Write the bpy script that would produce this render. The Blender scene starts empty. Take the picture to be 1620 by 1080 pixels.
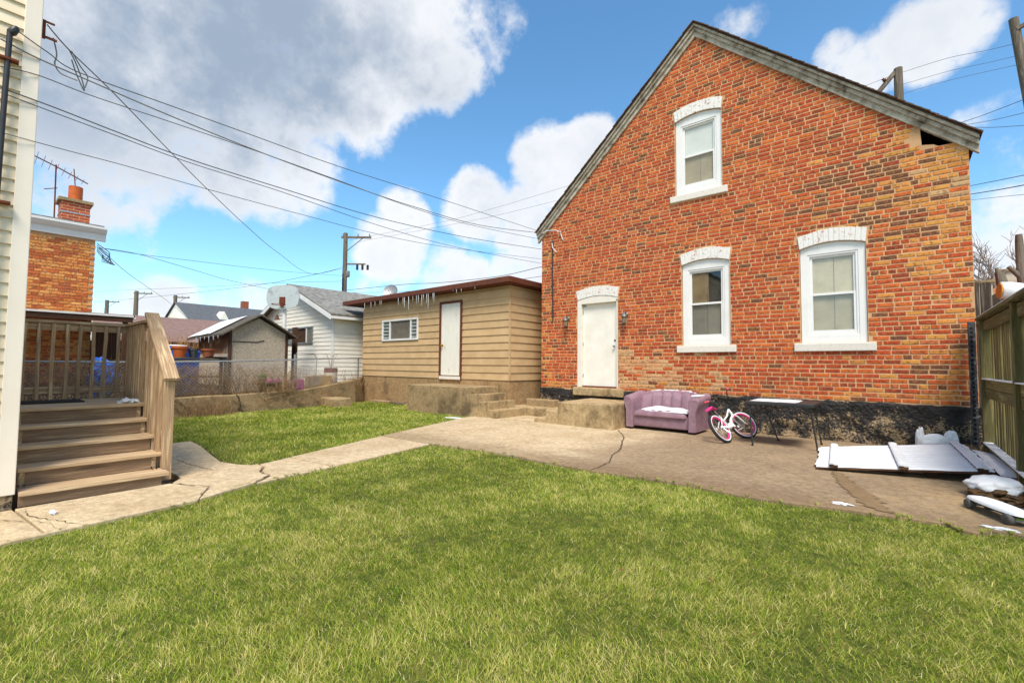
import bpy, bmesh, math, random
import numpy as np
from mathutils import Vector, Matrix, noise as mnoise
random.seed(7); rng = np.random.default_rng(11)
scene = bpy.context.scene
COL = scene.collection
R = math.radians

# ------------------------------------------------------------------ camera
YAW, PITCH, ROLL = 0.6993, 0.0477, -0.0077
fw = Vector((-math.sin(YAW)*math.cos(PITCH), math.cos(YAW)*math.cos(PITCH), math.sin(PITCH)))
rt = Vector((math.cos(YAW), math.sin(YAW), 0)); dn = fw.cross(rt)
rt2 = rt*math.cos(ROLL) + dn*math.sin(ROLL); dn2 = -rt*math.sin(ROLL) + dn*math.cos(ROLL)
cd = bpy.data.cameras.new('camera'); cam = bpy.data.objects.new('camera', cd); COL.objects.link(cam)
m = Matrix.Identity(4)
for i in range(3):
    m[i][0] = rt2[i]; m[i][1] = -dn2[i]; m[i][2] = -fw[i]
m[0][3], m[1][3], m[2][3] = 0, 0, 1.35
cam.matrix_world = m
cd.sensor_width = 36; cd.lens = 36*721.4/1620; cd.shift_y = 2.35/1620
cd.clip_start = 0.05; cd.clip_end = 3000
scene.camera = cam

# ------------------------------------------------------------------ sun, sky
SUN = Vector((0.34, -0.42, 0.85)).normalized()       # towards the sun, behind the camera
sl = bpy.data.lights.new('sun', 'SUN'); sl.energy = 3.9; sl.angle = R(22); sl.color = (1.0, 0.93, 0.82)
so = bpy.data.objects.new('sun', sl); COL.objects.link(so)
so.rotation_euler = SUN.to_track_quat('Z', 'Y').to_euler(); so.location = (-2, -12, 14)

world = bpy.data.worlds.new('World'); scene.world = world; world.use_nodes = True
nt = world.node_tree; nt.nodes.clear()
def N(tree, typ, **kw):
    n = tree.nodes.new(typ)
    for k, v in kw.items():
        if k.startswith('i_'):
            key = k[2:]; key = int(key) if key.isdigit() else key.replace('_', ' ')
            n.inputs[key].default_value = v
        else: setattr(n, k, v)
    return n
def MATH(tree, op, a, b=None, c=None, clamp=False):
    n = tree.nodes.new('ShaderNodeMath'); n.operation = op; n.use_clamp = clamp
    for i, v in enumerate((a, b, c)):
        if v is None: continue
        if hasattr(v, 'is_linked'): tree.links.new(v, n.inputs[i])
        else: n.inputs[i].default_value = v
    return n.outputs[0]
def VMATH(tree, op, a, b=None):
    n = tree.nodes.new('ShaderNodeVectorMath'); n.operation = op
    for i, v in enumerate((a, b)):
        if v is None: continue
        if hasattr(v, 'is_linked'): tree.links.new(v, n.inputs[i])
        else: n.inputs[i].default_value = v
    return n
def SMOOTH(tree, v, lo, hi):
    n = tree.nodes.new('ShaderNodeMapRange'); n.interpolation_type = 'SMOOTHSTEP'
    tree.links.new(v, n.inputs[0]); n.inputs[1].default_value = lo; n.inputs[2].default_value = hi
    return n.outputs[0]
def MIX(tree, fac, a, b, blend='MIX'):
    n = tree.nodes.new('ShaderNodeMix'); n.data_type = 'RGBA'; n.blend_type = blend
    for sock, v in ((n.inputs[0], fac), (n.inputs[6], a), (n.inputs[7], b)):
        if hasattr(v, 'is_linked'): tree.links.new(v, sock)
        else: sock.default_value = v if not isinstance(v, tuple) or len(v) == 4 else (*v, 1)
    return n.outputs[2]

sky = N(nt, 'ShaderNodeTexSky', sky_type='NISHITA', sun_disc=False)
sky.sun_elevation = math.asin(SUN.z); sky.sun_rotation = math.atan2(SUN.x, SUN.y)
sky.air_density = 1.0; sky.dust_density = 0.3; sky.ozone_density = 2.2; sky.altitude = 200
tc = N(nt, 'ShaderNodeTexCoord'); dirv = tc.outputs['Generated']
sep = N(nt, 'ShaderNodeSeparateXYZ'); nt.links.new(dirv, sep.inputs[0])
dz = MATH(nt, 'MAXIMUM', sep.outputs[2], 0.0)
den = MATH(nt, 'ADD', dz, 0.32)
px = MATH(nt, 'DIVIDE', sep.outputs[0], den); py = MATH(nt, 'DIVIDE', sep.outputs[1], den)
cmb = N(nt, 'ShaderNodeCombineXYZ'); nt.links.new(px, cmb.inputs[0]); nt.links.new(py, cmb.inputs[1])
nA = N(nt, 'ShaderNodeTexNoise', i_Scale=2.1, i_Detail=9.0, i_Roughness=0.56, i_Distortion=0.15); nt.links.new(cmb.outputs[0], nA.inputs['Vector'])
nB = N(nt, 'ShaderNodeTexNoise', i_Scale=11.0, i_Detail=9.0, i_Roughness=0.62); nt.links.new(dirv, nB.inputs['Vector'])
# soft cloud banks (direction, angular radius in degrees, weight) - the rest of the dome follows the same broken cloud
BANKS = [((-.853,.166,.496),12,1),((-.783,.324,.531),12,1),((-.664,.454,.595),10,1),((-.633,.546,.560),6,.85),((-.890,.248,.40),9.5,1),
 ((-.915,.128,.382),10,1),((-.956,.116,.275),6.5,.8),((-.862,.351,.375),7.5,.9),((-.751,.410,.530),9,1),((-.539,.581,.609),5,.7),
 ((-.767,.565,.300),4,.85),((-.656,.674,.325),5.5,1),((-.521,.756,.396),6.5,1),((-.461,.779,.426),5,1),((-.798,.557,.231),5.5,.92),((-.588,.714,.30),5.5,.95),
 ((-.721,.666,.185),5.5,.9),((-.610,.766,.195),5.5,.9),((-.820,.543,.150),4,.7),((-.971,.205,.080),5.5,.7),((-.931,.341,.085),5.5,.7),((-.968,.151,.199),4.5,.6),
 ((-.016,.882,.471),3.6,.9),((.035,.879,.476),4.2,1),((.082,.878,.480),3.4,.9),((.121,.928,.353),4,.5),((-.181,.788,.589),4.5,.52),((.134,.955,.266),4.5,.5),
 ((-.055,.872,.486),3,.8),((.108,.979,.174),7,.85),
 ((.5,-.6,.5),30,.9),((.8,.3,.5),24,.85),((-.5,-.7,.45),28,.9),((.1,-.2,.97),18,.8),((.3,.5,.8),14,.7)]
acc = None
for c, rad, w in BANKS:
    v = Vector(c).normalized()
    dt = VMATH(nt, 'DOT_PRODUCT', dirv, tuple(v)).outputs['Value']
    mr = N(nt, 'ShaderNodeMapRange', interpolation_type='SMOOTHSTEP')
    nt.links.new(dt, mr.inputs[0]); mr.inputs[1].default_value = math.cos(R(rad*1.22)); mr.inputs[2].default_value = math.cos(R(rad*.3)); mr.inputs[4].default_value = w
    acc = mr.outputs[0] if acc is None else MATH(nt, 'MAXIMUM', acc, mr.outputs[0])
n1 = MATH(nt, 'SUBTRACT', nA.outputs[0], 0.5); n2 = MATH(nt, 'SUBTRACT', nB.outputs[0], 0.5)
cov = MATH(nt, 'ADD', acc, MATH(nt, 'ADD', MATH(nt, 'MULTIPLY', n1, 0.85), MATH(nt, 'MULTIPLY', n2, 1.35)))
cloud = SMOOTH(nt, cov, 0.42, 0.86)
# thickness shading: thin rims white, thick undersides blue grey
nC = N(nt, 'ShaderNodeTexNoise', i_Scale=2.6, i_Detail=5.0, i_Roughness=0.45); nt.links.new(dirv, nC.inputs['Vector'])
tk = MATH(nt, 'ADD', MATH(nt, 'MULTIPLY', MATH(nt, 'SUBTRACT', cov, 0.62), 1.5), MATH(nt, 'MULTIPLY', MATH(nt, 'SUBTRACT', nC.outputs[0], 0.5), 3.2))
hi = SMOOTH(nt, dz, 0.22, 0.42)
xl = SMOOTH(nt, MATH(nt, 'MULTIPLY', sep.outputs[0], -1.0), 0.5, 0.75)
grey = MATH(nt, 'MULTIPLY', SMOOTH(nt, tk, -0.25, 1.05), MATH(nt, 'ADD', 0.3, MATH(nt, 'MULTIPLY', MATH(nt, 'MULTIPLY', hi, xl), 0.7)))
ccol = MIX(nt, grey, (0.80, 0.81, 0.83), (0.30, 0.37, 0.47))
skyc = N(nt, 'ShaderNodeHueSaturation', i_Saturation=1.12, i_Value=1.0); nt.links.new(sky.outputs[0], skyc.inputs['Color'])
SKYS = 0.185
sk = MIX(nt, 1.0, skyc.outputs[0], (SKYS*.90, SKYS*1.10, SKYS*1.06), 'MULTIPLY')
mixc = MIX(nt, MATH(nt, 'MULTIPLY', cloud, 0.95), sk, ccol)
bg = N(nt, 'ShaderNodeBackground', i_Strength=1.0); nt.links.new(mixc, bg.inputs[0])
wo = N(nt, 'ShaderNodeOutputWorld'); nt.links.new(bg.outputs[0], wo.inputs[0])

scene.view_settings.view_transform = 'Standard'; scene.view_settings.look = 'None'
scene.view_settings.exposure = 0.32; scene.view_settings.gamma = 1.0
scene.view_settings.use_curve_mapping = False
scene.cycles.use_denoising = True
scene.cycles.max_bounces = 6; scene.cycles.transparent_max_bounces = 12

# ------------------------------------------------------------------ helpers
def srgb(r, g, b):
    f = lambda c: (c/255/12.92) if c/255 <= .04045 else ((c/255+.055)/1.055)**2.4
    return (f(r), f(g), f(b))
MATS = {}
def M(name, c1, c2=None, c3=None, scale=5.0, rough=0.8, bump=0.0, bscale=30.0, stretch=(1,1,1), var=0.0, metallic=0.0, lo=.35, hi=.65, detail=7.0, spec=0.3, source='noise', bdist=.01, knots=None):
    mt = bpy.data.materials.new(name); mt.use_nodes = True; t = mt.node_tree
    b = t.nodes['Principled BSDF']
    b.inputs['Roughness'].default_value = rough; b.inputs['Metallic'].default_value = metallic; b.inputs['Specular IOR Level'].default_value = spec
    co = N(t, 'ShaderNodeTexCoord'); mp = N(t, 'ShaderNodeMapping'); mp.inputs['Scale'].default_value = stretch
    t.links.new(co.outputs['Object'], mp.inputs['Vector'])
    oi = N(t, 'ShaderNodeObjectInfo')
    if var:
        k = MATH(t, 'MULTIPLY', oi.outputs['Random'], 57.0); cb = N(t, 'ShaderNodeCombineXYZ')
        for i in range(3): t.links.new(k, cb.inputs[i])
        t.links.new(cb.outputs[0], mp.inputs['Location'])
    if source == 'noise':
        nz = N(t, 'ShaderNodeTexNoise', i_Scale=scale, i_Detail=detail, i_Roughness=0.62); fac = nz.outputs[0]
    else:
        nz = N(t, 'ShaderNodeTexVoronoi', i_Scale=scale); sp = N(t, 'ShaderNodeSeparateColor'); t.links.new(nz.outputs['Color'], sp.inputs[0]); fac = sp.outputs[0]
    t.links.new(mp.outputs[0], nz.inputs['Vector'])
    cr = N(t, 'ShaderNodeValToRGB'); t.links.new(fac, cr.inputs[0])
    e = cr.color_ramp.elements; e[0].position = lo; e[1].position = hi; e[0].color = (*c1, 1); e[1].color = (*(c2 or c1), 1)
    if c3: x = e.new((lo+hi)/2); x.color = (*c3, 1)
    colr = cr.outputs[0]
    if knots:
        kp = N(t, 'ShaderNodeMapping'); kp.inputs['Scale'].default_value = knots; t.links.new(co.outputs['Object'], kp.inputs['Vector'])
        if var: t.links.new(cb.outputs[0], kp.inputs['Location'])
        kv = N(t, 'ShaderNodeTexVoronoi', i_Scale=1.0); t.links.new(kp.outputs[0], kv.inputs['Vector'])
        colr = MIX(t, MATH(t, 'MULTIPLY', MATH(t, 'SUBTRACT', 1.0, SMOOTH(t, kv.outputs['Distance'], .05, .17)), .75), colr, tuple(v*.32 for v in c1))
    if var:
        hs = N(t, 'ShaderNodeHueSaturation'); t.links.new(colr, hs.inputs['Color'])
        rv = MATH(t, 'ADD', MATH(t, 'MULTIPLY', oi.outputs['Random'], 2*var), 1.0-var); t.links.new(rv, hs.inputs['Value']); colr = hs.outputs[0]
    t.links.new(colr, b.inputs['Base Color'])
    if bump:
        bn = N(t, 'ShaderNodeTexNoise', i_Scale=bscale, i_Detail=5.0); t.links.new(mp.outputs[0], bn.inputs['Vector'])
        bm_ = N(t, 'ShaderNodeBump', i_Strength=bump, i_Distance=bdist); t.links.new(bn.outputs[0], bm_.inputs['Height']); t.links.new(bm_.outputs[0], b.inputs['Normal'])
    MATS[name] = mt; return mt

class MB:
    """collects shapes (world coordinates) and builds ONE mesh object"""
    def __init__(s): s.v = []; s.f = []
    def quad(s, a, b, c, d): i = len(s.v); s.v += [tuple(a), tuple(b), tuple(c), tuple(d)]; s.f.append((i, i+1, i+2, i+3)); return s
    def box(s, x0, x1, y0, y1, z0, z1):
        i = len(s.v); s.v += [(x, y, z) for z in (z0, z1) for y in (y0, y1) for x in (x0, x1)]
        s.f += [(i, i+2, i+3, i+1), (i+4, i+5, i+7, i+6), (i, i+1, i+5, i+4), (i+2, i+6, i+7, i+3), (i, i+4, i+6, i+2), (i+1, i+3, i+7, i+5)]; return s
    def bar(s, a, b, w, h, up=(0,0,1)):
        """rectangular bar from a to b: w across, h along up"""
        a = Vector(a); b = Vector(b); d = (b-a).normalized(); u = Vector(up); x = d.cross(u)
        if x.length < 1e-4: x = d.cross(Vector((1,0,0)))
        x.normalize(); u = x.cross(d).normalized(); i = len(s.v)
        for p in (a, b):
            for sx, su in ((-1,-1),(1,-1),(1,1),(-1,1)): s.v.append(tuple(p + x*sx*w/2 + u*su*h/2))
        s.f += [(i, i+3, i+2, i+1), (i+4, i+5, i+6, i+7)] + [(i+k, i+(k+1)%4, i+4+(k+1)%4, i+4+k) for k in range(4)]; return s
    def tube(s, pts, r, n=8, cap=True):
        pts = [Vector(p) for p in pts]; rs = r if isinstance(r, (list, tuple)) else [r]*len(pts); i0 = len(s.v)
        prev = None
        for k, p in enumerate(pts):
            d = (pts[min(k+1, len(pts)-1)] - pts[max(k-1, 0)]).normalized()
            if prev is None:
                x = d.cross(Vector((0,0,1)));  x = x if x.length > 1e-3 else d.cross(Vector((1,0,0)))
            else: x = prev - d*prev.dot(d)
            x.normalize(); prev = x; y = d.cross(x)
            for j in range(n):
                a = 2*math.pi*j/n; s.v.append(tuple(p + (x*math.cos(a) + y*math.sin(a))*rs[k]))
        for k in range(len(pts)-1):
            for j in range(n):
                a = i0+k*n+j; b = i0+k*n+(j+1)%n; s.f.append((a, b, b+n, a+n))
        if cap: s.f.append(tuple(i0+j for j in range(n))[::-1]); s.f.append(tuple(i0+(len(pts)-1)*n+j for j in range(n)))
        return s
    def prism(s, poly, axis, a0, a1):
        """polygon in the two other axes, extruded along axis ('x','y','z') from a0 to a1"""
        n = len(poly); i = len(s.v)
        mk = {'x': lambda p, a: (a, p[0], p[1]), 'y': lambda p, a: (p[0], a, p[1]), 'z': lambda p, a: (p[0], p[1], a)}[axis]
        for a in (a0, a1): s.v += [mk(p, a) for p in poly]
        s.f += [tuple(range(i, i+n)), tuple(range(i+2*n-1, i+n-1, -1))] + [(i+k, i+n+k, i+n+(k+1)%n, i+(k+1)%n) for k in range(n)]; return s
    def lathe(s, c, prof, n=16, axis=(0,0,1)):
        """profile [(r,h)] turned about axis through c"""
        ax = Vector(axis).normalized(); x = ax.cross(Vector((0,0,1)));  x = x if x.length > 1e-3 else Vector((1,0,0)); x.normalize(); y = ax.cross(x); c = Vector(c); i0 = len(s.v)
        for r, h in prof:
            for j in range(n):
                a = 2*math.pi*j/n; s.v.append(tuple(c + ax*h + (x*math.cos(a)+y*math.sin(a))*max(r, 1e-4)))
        for k in range(len(prof)-1):
            for j in range(n): a = i0+k*n+j; b = i0+k*n+(j+1)%n; s.f.append((a, b, b+n, a+n))
        s.f.append(tuple(i0+j for j in range(n))[::-1]); s.f.append(tuple(i0+(len(prof)-1)*n+j for j in range(n))); return s
    def torus(s, c, axis, R0, r, n=32, k=8, sx=1.0):
        ax = Vector(axis).normalized(); x = ax.cross(Vector((0,0,1)));  x = x if x.length > 1e-3 else Vector((1,0,0)); x.normalize(); y = ax.cross(x); c = Vector(c); i0 = len(s.v)
        for i in range(n):
            a = 2*math.pi*i/n; d = x*math.cos(a)+y*math.sin(a)
            for j in range(k):
                b = 2*math.pi*j/k; s.v.append(tuple(c + d*(R0+r*math.cos(b)) + ax*r*sx*math.sin(b)))
        for i in range(n):
            for j in range(k): s.f.append((i0+i*k+j, i0+((i+1)%n)*k+j, i0+((i+1)%n)*k+(j+1)%k, i0+i*k+(j+1)%k))
        return s
    def add(s, verts, faces): i = len(s.v); s.v += [tuple(v) for v in verts]; s.f += [tuple(i+k for k in f) for f in faces]; return s
    def rbox(s, x0, x1, y0, y1, z0, z1, r, seg=3):
        bm = bmesh.new(); bmesh.ops.create_cube(bm, size=1)
        for v in bm.verts: v.co = Vector(((x0+x1)/2+v.co.x*(x1-x0), (y0+y1)/2+v.co.y*(y1-y0), (z0+z1)/2+v.co.z*(z1-z0)))
        bmesh.ops.bevel(bm, geom=bm.edges[:], offset=r, segments=seg, affect='EDGES', profile=.5)
        bm.verts.index_update(); s.add([v.co[:] for v in bm.verts], [[v.index for v in f.verts] for f in bm.faces]); bm.free(); return s
    def xf(s, mat):
        s.v = [tuple(mat @ Vector(v)) for v in s.v]; return s
    def jit(s, amp, sc=3.0, seed=0.0):
        o = []
        for v in s.v:
            q = mnoise.noise_vector(Vector(v)*sc + Vector((seed, seed, seed))); o.append((v[0]+q.x*amp, v[1]+q.y*amp, v[2]+q.z*amp))
        s.v = o; return s
    def mesh(s, name, off=(0,0,0), smooth=False):
        me = bpy.data.meshes.new(name); me.from_pydata([(v[0]-off[0], v[1]-off[1], v[2]-off[2]) for v in s.v], [], s.f); me.update()
        if smooth:
            me.polygons.foreach_set('use_smooth', [True]*len(me.polygons)); me.set_sharp_from_angle(angle=R(48))
        return me
    def build(s, name, mat, parent=None, smooth=False, label=None, kind=None, bevel=0.0):
        off = wloc(parent) if parent else (0, 0, 0)
        me = s.mesh(name, off, smooth); o = bpy.data.objects.new(name, me); COL.objects.link(o)
        if mat: me.materials.append(MATS[mat] if isinstance(mat, str) else mat)
        if parent: o.parent = parent
        if label: o['label'] = label
        if kind: o['kind'] = kind
        if bevel:
            md = o.modifiers.new('edge', 'BEVEL'); md.width = bevel; md.segments = 2; md.limit_method = 'ANGLE'
        return o
def wloc(o):
    v = Vector((0,0,0))
    while o is not None: v += o.location; o = o.parent
    return v
def T(name, label, cat, loc=(0,0,0), group=None):
    o = bpy.data.objects.new(name, None); COL.objects.link(o); o.location = loc; o.empty_display_size = .2
    o['label'] = label; o['category'] = cat
    if group: o['group'] = group
    return o
def tag(o, label, cat, group=None):
    o['label'] = label; o['category'] = cat
    if group: o['group'] = group
    return o
def struct(o): o['kind'] = 'structure'; return o
def smoothstep(a, b, x): t = np.clip((x-a)/(b-a), 0, 1); return t*t*(3-2*t)
def sheet(poly, z, sub=0.0, amp=0.0):
    """flat polygon sheet"""
    return poly
def copy_tree(o, parent=None):
    c = o.copy(); COL.objects.link(c); c.parent = parent
    for ch in list(o.children): copy_tree(ch, c)
    return c

# ------------------------------------------------------------------ materials
M('soil', srgb(92,76,54), srgb(120,100,70), scale=9, bump=.6, bscale=60)
M('turf', srgb(56,66,20), srgb(106,102,44), scale=11, bump=.5, bscale=80)
M('snow', (.69,.69,.70), (.77,.77,.77), scale=5, rough=.7, bump=.5, bscale=35, spec=.2)
M('white_vinyl', (.74,.72,.69), (.79,.77,.74), scale=3, rough=.4)
M('white_door', srgb(226,220,206), srgb(238,234,224), scale=2.5, rough=.5, bump=.05)
M('old_white', srgb(226,220,208), srgb(168,140,112), c3=srgb(220,212,198), scale=4.5, rough=.7, lo=.5, hi=.85, bump=.1)
M('rake_paint', srgb(190,180,164), srgb(92,76,60), c3=srgb(160,148,130), scale=6, stretch=(1,1,1), rough=.8, bump=.3, bscale=60, lo=.38, hi=.72)
M('painted_brick', srgb(226,222,216), srgb(168,92,72), c3=srgb(222,216,208), scale=19, rough=.8, lo=.50, hi=.68, bump=.4, bscale=90)
M('sill_stone', srgb(222,214,202), srgb(150,136,116), c3=srgb(214,206,192), scale=22, rough=.85, lo=.5, hi=.76, bump=.3, bscale=70)
M('shingle', srgb(58,46,42), srgb(104,80,62), scale=30, rough=.9, bump=.5, var=.35)
M('roof_gray', srgb(96,94,90), srgb(142,138,130), scale=6, rough=.9, bump=.3, var=.1)
M('dark', (.012,.011,.010), (.02,.018,.016), rough=.9)
M('black_metal', (.018,.018,.02), (.03,.03,.032), rough=.45, metallic=.0, spec=.5)
M('grey_metal', (.25,.25,.25), (.38,.38,.37), scale=8, rough=.5, metallic=.7)
M('galvanised', (.42,.43,.43), (.30,.30,.29), scale=12, rough=.55, metallic=.5)
M('rust', srgb(128,62,34), srgb(84,48,34), scale=30, rough=.9)
M('blind_tan', srgb(150,124,88), srgb(126,102,72), scale=3, rough=.7); M('blind_dim', srgb(136,128,114), srgb(120,112,100), scale=3, rough=.7)
M('blind', srgb(186,170,142), srgb(168,152,126), scale=3, rough=.7)
M('blind_pale', srgb(216,200,168), srgb(194,178,148), scale=3, rough=.7)
M('room', (.05,.045,.04), (.04,.035,.03), rough=.9)
M('shade_cloth', srgb(222,222,216), srgb(212,212,206), scale=2, rough=.9)
# ------------------------------------------------------------------ concrete material with wear
def concrete_mat(name, base, dark, stain, stain_mask=None, rough=.85, ss=.30):
    mt = bpy.data.materials.new(name); mt.use_nodes = True; t = mt.node_tree; b = t.nodes['Principled BSDF']; b.inputs['Roughness'].default_value = rough; b.inputs['Specular IOR Level'].default_value = .25
    co = N(t, 'ShaderNodeTexCoord')
    n1 = N(t, 'ShaderNodeTexNoise', i_Scale=1.3, i_Detail=8.0, i_Roughness=.65); n2 = N(t, 'ShaderNodeTexNoise', i_Scale=42.0, i_Detail=5.0, i_Roughness=.75); n3 = N(t, 'ShaderNodeTexNoise', i_Scale=7.0, i_Detail=7.0, i_Roughness=.7)
    for n in (n1, n2, n3): t.links.new(co.outputs['Object'], n.inputs['Vector'])
    c = MIX(t, SMOOTH(t, n1.outputs[0], .38, .68), base, dark)
    c = MIX(t, MATH(t, 'MULTIPLY', SMOOTH(t, n3.outputs[0], .50, .74), ss), c, stain)
    if ss > .4: c = MIX(t, MATH(t, 'MULTIPLY', SMOOTH(t, n1.outputs[0], .53, .66), .6), c, stain)
    sp = SMOOTH(t, n2.outputs[0], .35, .7); c = MIX(t, MATH(t, 'MULTIPLY', sp, .42), c, tuple(x*.58 for x in base))
    n4 = N(t, 'ShaderNodeTexNoise', i_Scale=15.0, i_Detail=9.0, i_Roughness=.82); t.links.new(co.outputs['Object'], n4.inputs['Vector'])
    if stain_mask: c = stain_mask(t, co, n1, n3, c)
    gr = SMOOTH(t, n4.outputs[0], .36, .66); c = MIX(t, 1.0, c, MIX(t, gr, (.66,.64,.62), (1.10,1.10,1.10)), 'MULTIPLY')
    t.links.new(c, b.inputs['Base Color'])
    bp = N(t, 'ShaderNodeBump', i_Strength=.5, i_Distance=.008); t.links.new(MATH(t, 'ADD', n2.outputs[0], MATH(t, 'MULTIPLY', n3.outputs[0], .8)), bp.inputs['Height']); t.links.new(bp.outputs[0], b.inputs['Normal'])
    MATS[name] = mt
CB, CD, CS = srgb(218,196,160), srgb(198,174,136), srgb(172,146,108)
concrete_mat('walk_concrete', CB, CD, CS)
def patio_mask(t, co, n1, n3, c):
    s = N(t, 'ShaderNodeSeparateXYZ'); t.links.new(co.outputs['Object'], s.inputs[0])
    wob = MATH(t, 'MULTIPLY', MATH(t, 'SUBTRACT', n1.outputs[0], .5), 2.6)
    wx = MATH(t, 'ADD', s.outputs[0], wob); wy = MATH(t, 'ADD', s.outputs[1], MATH(t, 'MULTIPLY', MATH(t, 'SUBTRACT', n3.outputs[0], .5), 1.2))
    damp = SMOOTH(t, wx, -4.5, -2.7)                                    # old damp brown stain on the eastern half
    c = MIX(t, MATH(t, 'MULTIPLY', damp, .8), c, MIX(t, SMOOTH(t, n1.outputs[0], .35, .7), srgb(128,106,84), srgb(156,134,106)))
    ochre = MATH(t, 'MULTIPLY', SMOOTH(t, wx, -.9, .6), SMOOTH(t, n3.outputs[0], .38, .6)); c = MIX(t, MATH(t, 'MULTIPLY', ochre, .30), c, srgb(174,146,96))
    edge = MATH(t, 'MULTIPLY', SMOOTH(t, MATH(t, 'MULTIPLY', wy, -1.0), -5.9, -5.25), .45); c = MIX(t, edge, c, srgb(120,94,66))
    return c
concrete_mat('patio_concrete', CB, CD, CS, patio_mask)
concrete_mat('old_concrete', srgb(182,156,116), srgb(144,122,90), srgb(84,72,56), ss=.7)
concrete_mat('step_concrete', srgb(198,172,130), srgb(164,138,100), srgb(92,80,62), ss=.6)
concrete_mat('found_concrete', srgb(190,156,112), srgb(166,134,96), srgb(112,92,68), ss=.5)
M('crack', srgb(70,56,42), srgb(104,86,64), scale=20, rough=1)
M('wet', srgb(122,100,72), srgb(136,114,84), scale=8, rough=.5)

# ------------------------------------------------------------------ ground
g = MB().box(-400, 400, -60, 700, -.5, -.06).build('ground', 'soil'); struct(g)
# raised neighbour yard behind the retaining wall
RW = [(-13.05,-6.0),(-13.25,2.6),(-13.45,4.6),(-13.75,6.6),(-14.25,8.6),(-14.85,9.3)]
ny = MB(); ny.prism([(x-.2,y) for x,y in RW]+[(-15.2,9.9),(-15.2,30),(-60,30),(-60,-6)], 'z', -.055, .5); struct(ny.build('neighbour_ground', 'soil'))

PATIO_FRONT = [(-5.9,4.93),(-4.9,5.10),(-4.43,5.12),(-3.6,5.06),(-2.9,5.06),(-2.3,5.14),(-1.71,5.16),(-1.2,5.11),(-.81,5.16),(-.45,5.27),(-.11,5.30),(.15,5.34),(.30,5.38),(.36,5.24),(.47,5.22),(.56,5.38),(.9,5.41),(1.4,5.44),(3.2,5.5)]
WALK_FRONT = [(-4.55,-4.0),(-4.9,-.6),(-4.96,.2),(-5.05,.9),(-5.14,1.45),(-5.3,1.8),(-5.39,2.04),(-5.44,2.4),(-5.5,2.81),(-5.68,3.8),(-5.9,4.93)]
WALK_BACK = [(-6.2,1.5),(-6.34,2.5),(-6.75,3.6),(-7.2,4.9),(-7.75,6.6),(-8.3,8.3)]
def slab(poly, z0, z1, mat, parent, name='slab'):
    o = MB().prism(poly, 'z', z0, z1).build(name, mat, parent, bevel=.008); return o
walk = T('walkway', 'pale concrete walkway', 'walkway'); del walk['category']; del walk['label']; struct(walk)
slab([(-4.55,-4.0),(-6.02,-4.0),(-6.02,.30),(-5.02,.42),(-4.96,.2)], -.05, .035, 'walk_concrete', walk)
slab([(-4.965,.215),(-5.03,.435),(-6.02,.315),(-6.05,1.46),(-5.55,1.66),(-5.145,1.465)], -.05, .04, 'walk_concrete', walk)
slab([(-5.15,1.48),(-5.555,1.675),(-6.05,1.478),(-6.25,1.62),(-6.36,2.46),(-6.15,2.44),(-5.9,2.30),(-5.62,2.30),(-5.40,2.06)], -.05, .045, 'walk_concrete', walk)
slab([(-5.41,2.085),(-5.62,2.325),(-5.9,2.325),(-6.14,2.465),(-6.365,2.49),(-6.52,2.95),(-5.55,3.05)], -.05, .035, 'walk_concrete', walk)
slab([(-5.552,3.065),(-6.523,2.965),(-6.75,3.6),(-7.2,4.9),(-5.905,4.93),(-5.68,3.8)], -.05, .04, 'walk_concrete', walk)
# paved pad beside the deck
slab([(-6.26,1.62),(-6.375,2.44),(-6.6,2.30),(-6.95,2.22),(-7.6,2.30),(-8.5,2.42),(-9.1,2.45),(-9.1,1.62)], -.05, .03, 'walk_concrete', walk)

patio = T('patio', 'patio', 'patio'); del patio['category']; del patio['label']; struct(patio)
CR = [(-2.95,5.05),(-2.99,5.6),(-3.2,6.1),(-3.32,6.6),(-3.6,7.2),(-3.85,7.8),(-4.2,8.3),(-4.38,8.6),(-4.4,9.98)]    # main crack
off = .0035
left = [(-5.9,4.945)] + PATIO_FRONT[1:4] + [(x-off, y) for x, y in CR] + [(-7.9,9.98),(-7.95,9.3),(-8.3,8.32),(-7.76,6.6),(-7.21,4.92)]
right = [(CR[-1][0]+off, 9.98)] + [(x+off, y) for x, y in CR[::-1][1:]] + PATIO_FRONT[5:] + [(3.2,9.98)]
slab(left, -.05, .045, 'patio_concrete', patio, 'slab'); slab(right, -.05, .043, 'patio_concrete', patio, 'slab')
def crack(pts, w, z, parent, mat='crack', name='crack'):
    m_ = MB(); n = len(pts); L = []; Rr = []
    fine = []
    for k in range(n-1):
        a, b = Vector(pts[k]), Vector(pts[k+1]); ns = max(2, int((b-a).length/.05))
        for j in range(ns): fine.append(a.lerp(b, j/ns))
    fine.append(Vector(pts[-1]))
    for k, p in enumerate(fine):
        d = (fine[min(k+1, len(fine)-1)]-fine[max(k-1, 0)]).normalized(); nn = Vector((-d.y, d.x)); q = nn*random.uniform(-.018, .018)
        ww = w*random.uniform(.4, 1.3)*(min(1, (k+1)/4))*(min(1, (len(fine)-k)/4)); L.append(p+q+nn*ww/2); Rr.append(p+q-nn*ww/2)
    for k in range(len(fine)-1): m_.quad((*L[k], z), (*Rr[k], z), (*Rr[k+1], z), (*L[k+1], z))
    return m_.build(name, mat, parent)
crack(CR[:-1], .016, .050, patio)
crack([(-7.9,7.0),(-7.1,7.15),(-6.5,7.6),(-6.2,8.2)], .009, .050, patio)
crack([(-7.3,5.6),(-6.6,6.3),(-6.4,7.0)], .008, .050, patio)
crack([(-7.0,8.35),(-6.45,8.40)], .025, .050, patio)
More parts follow.
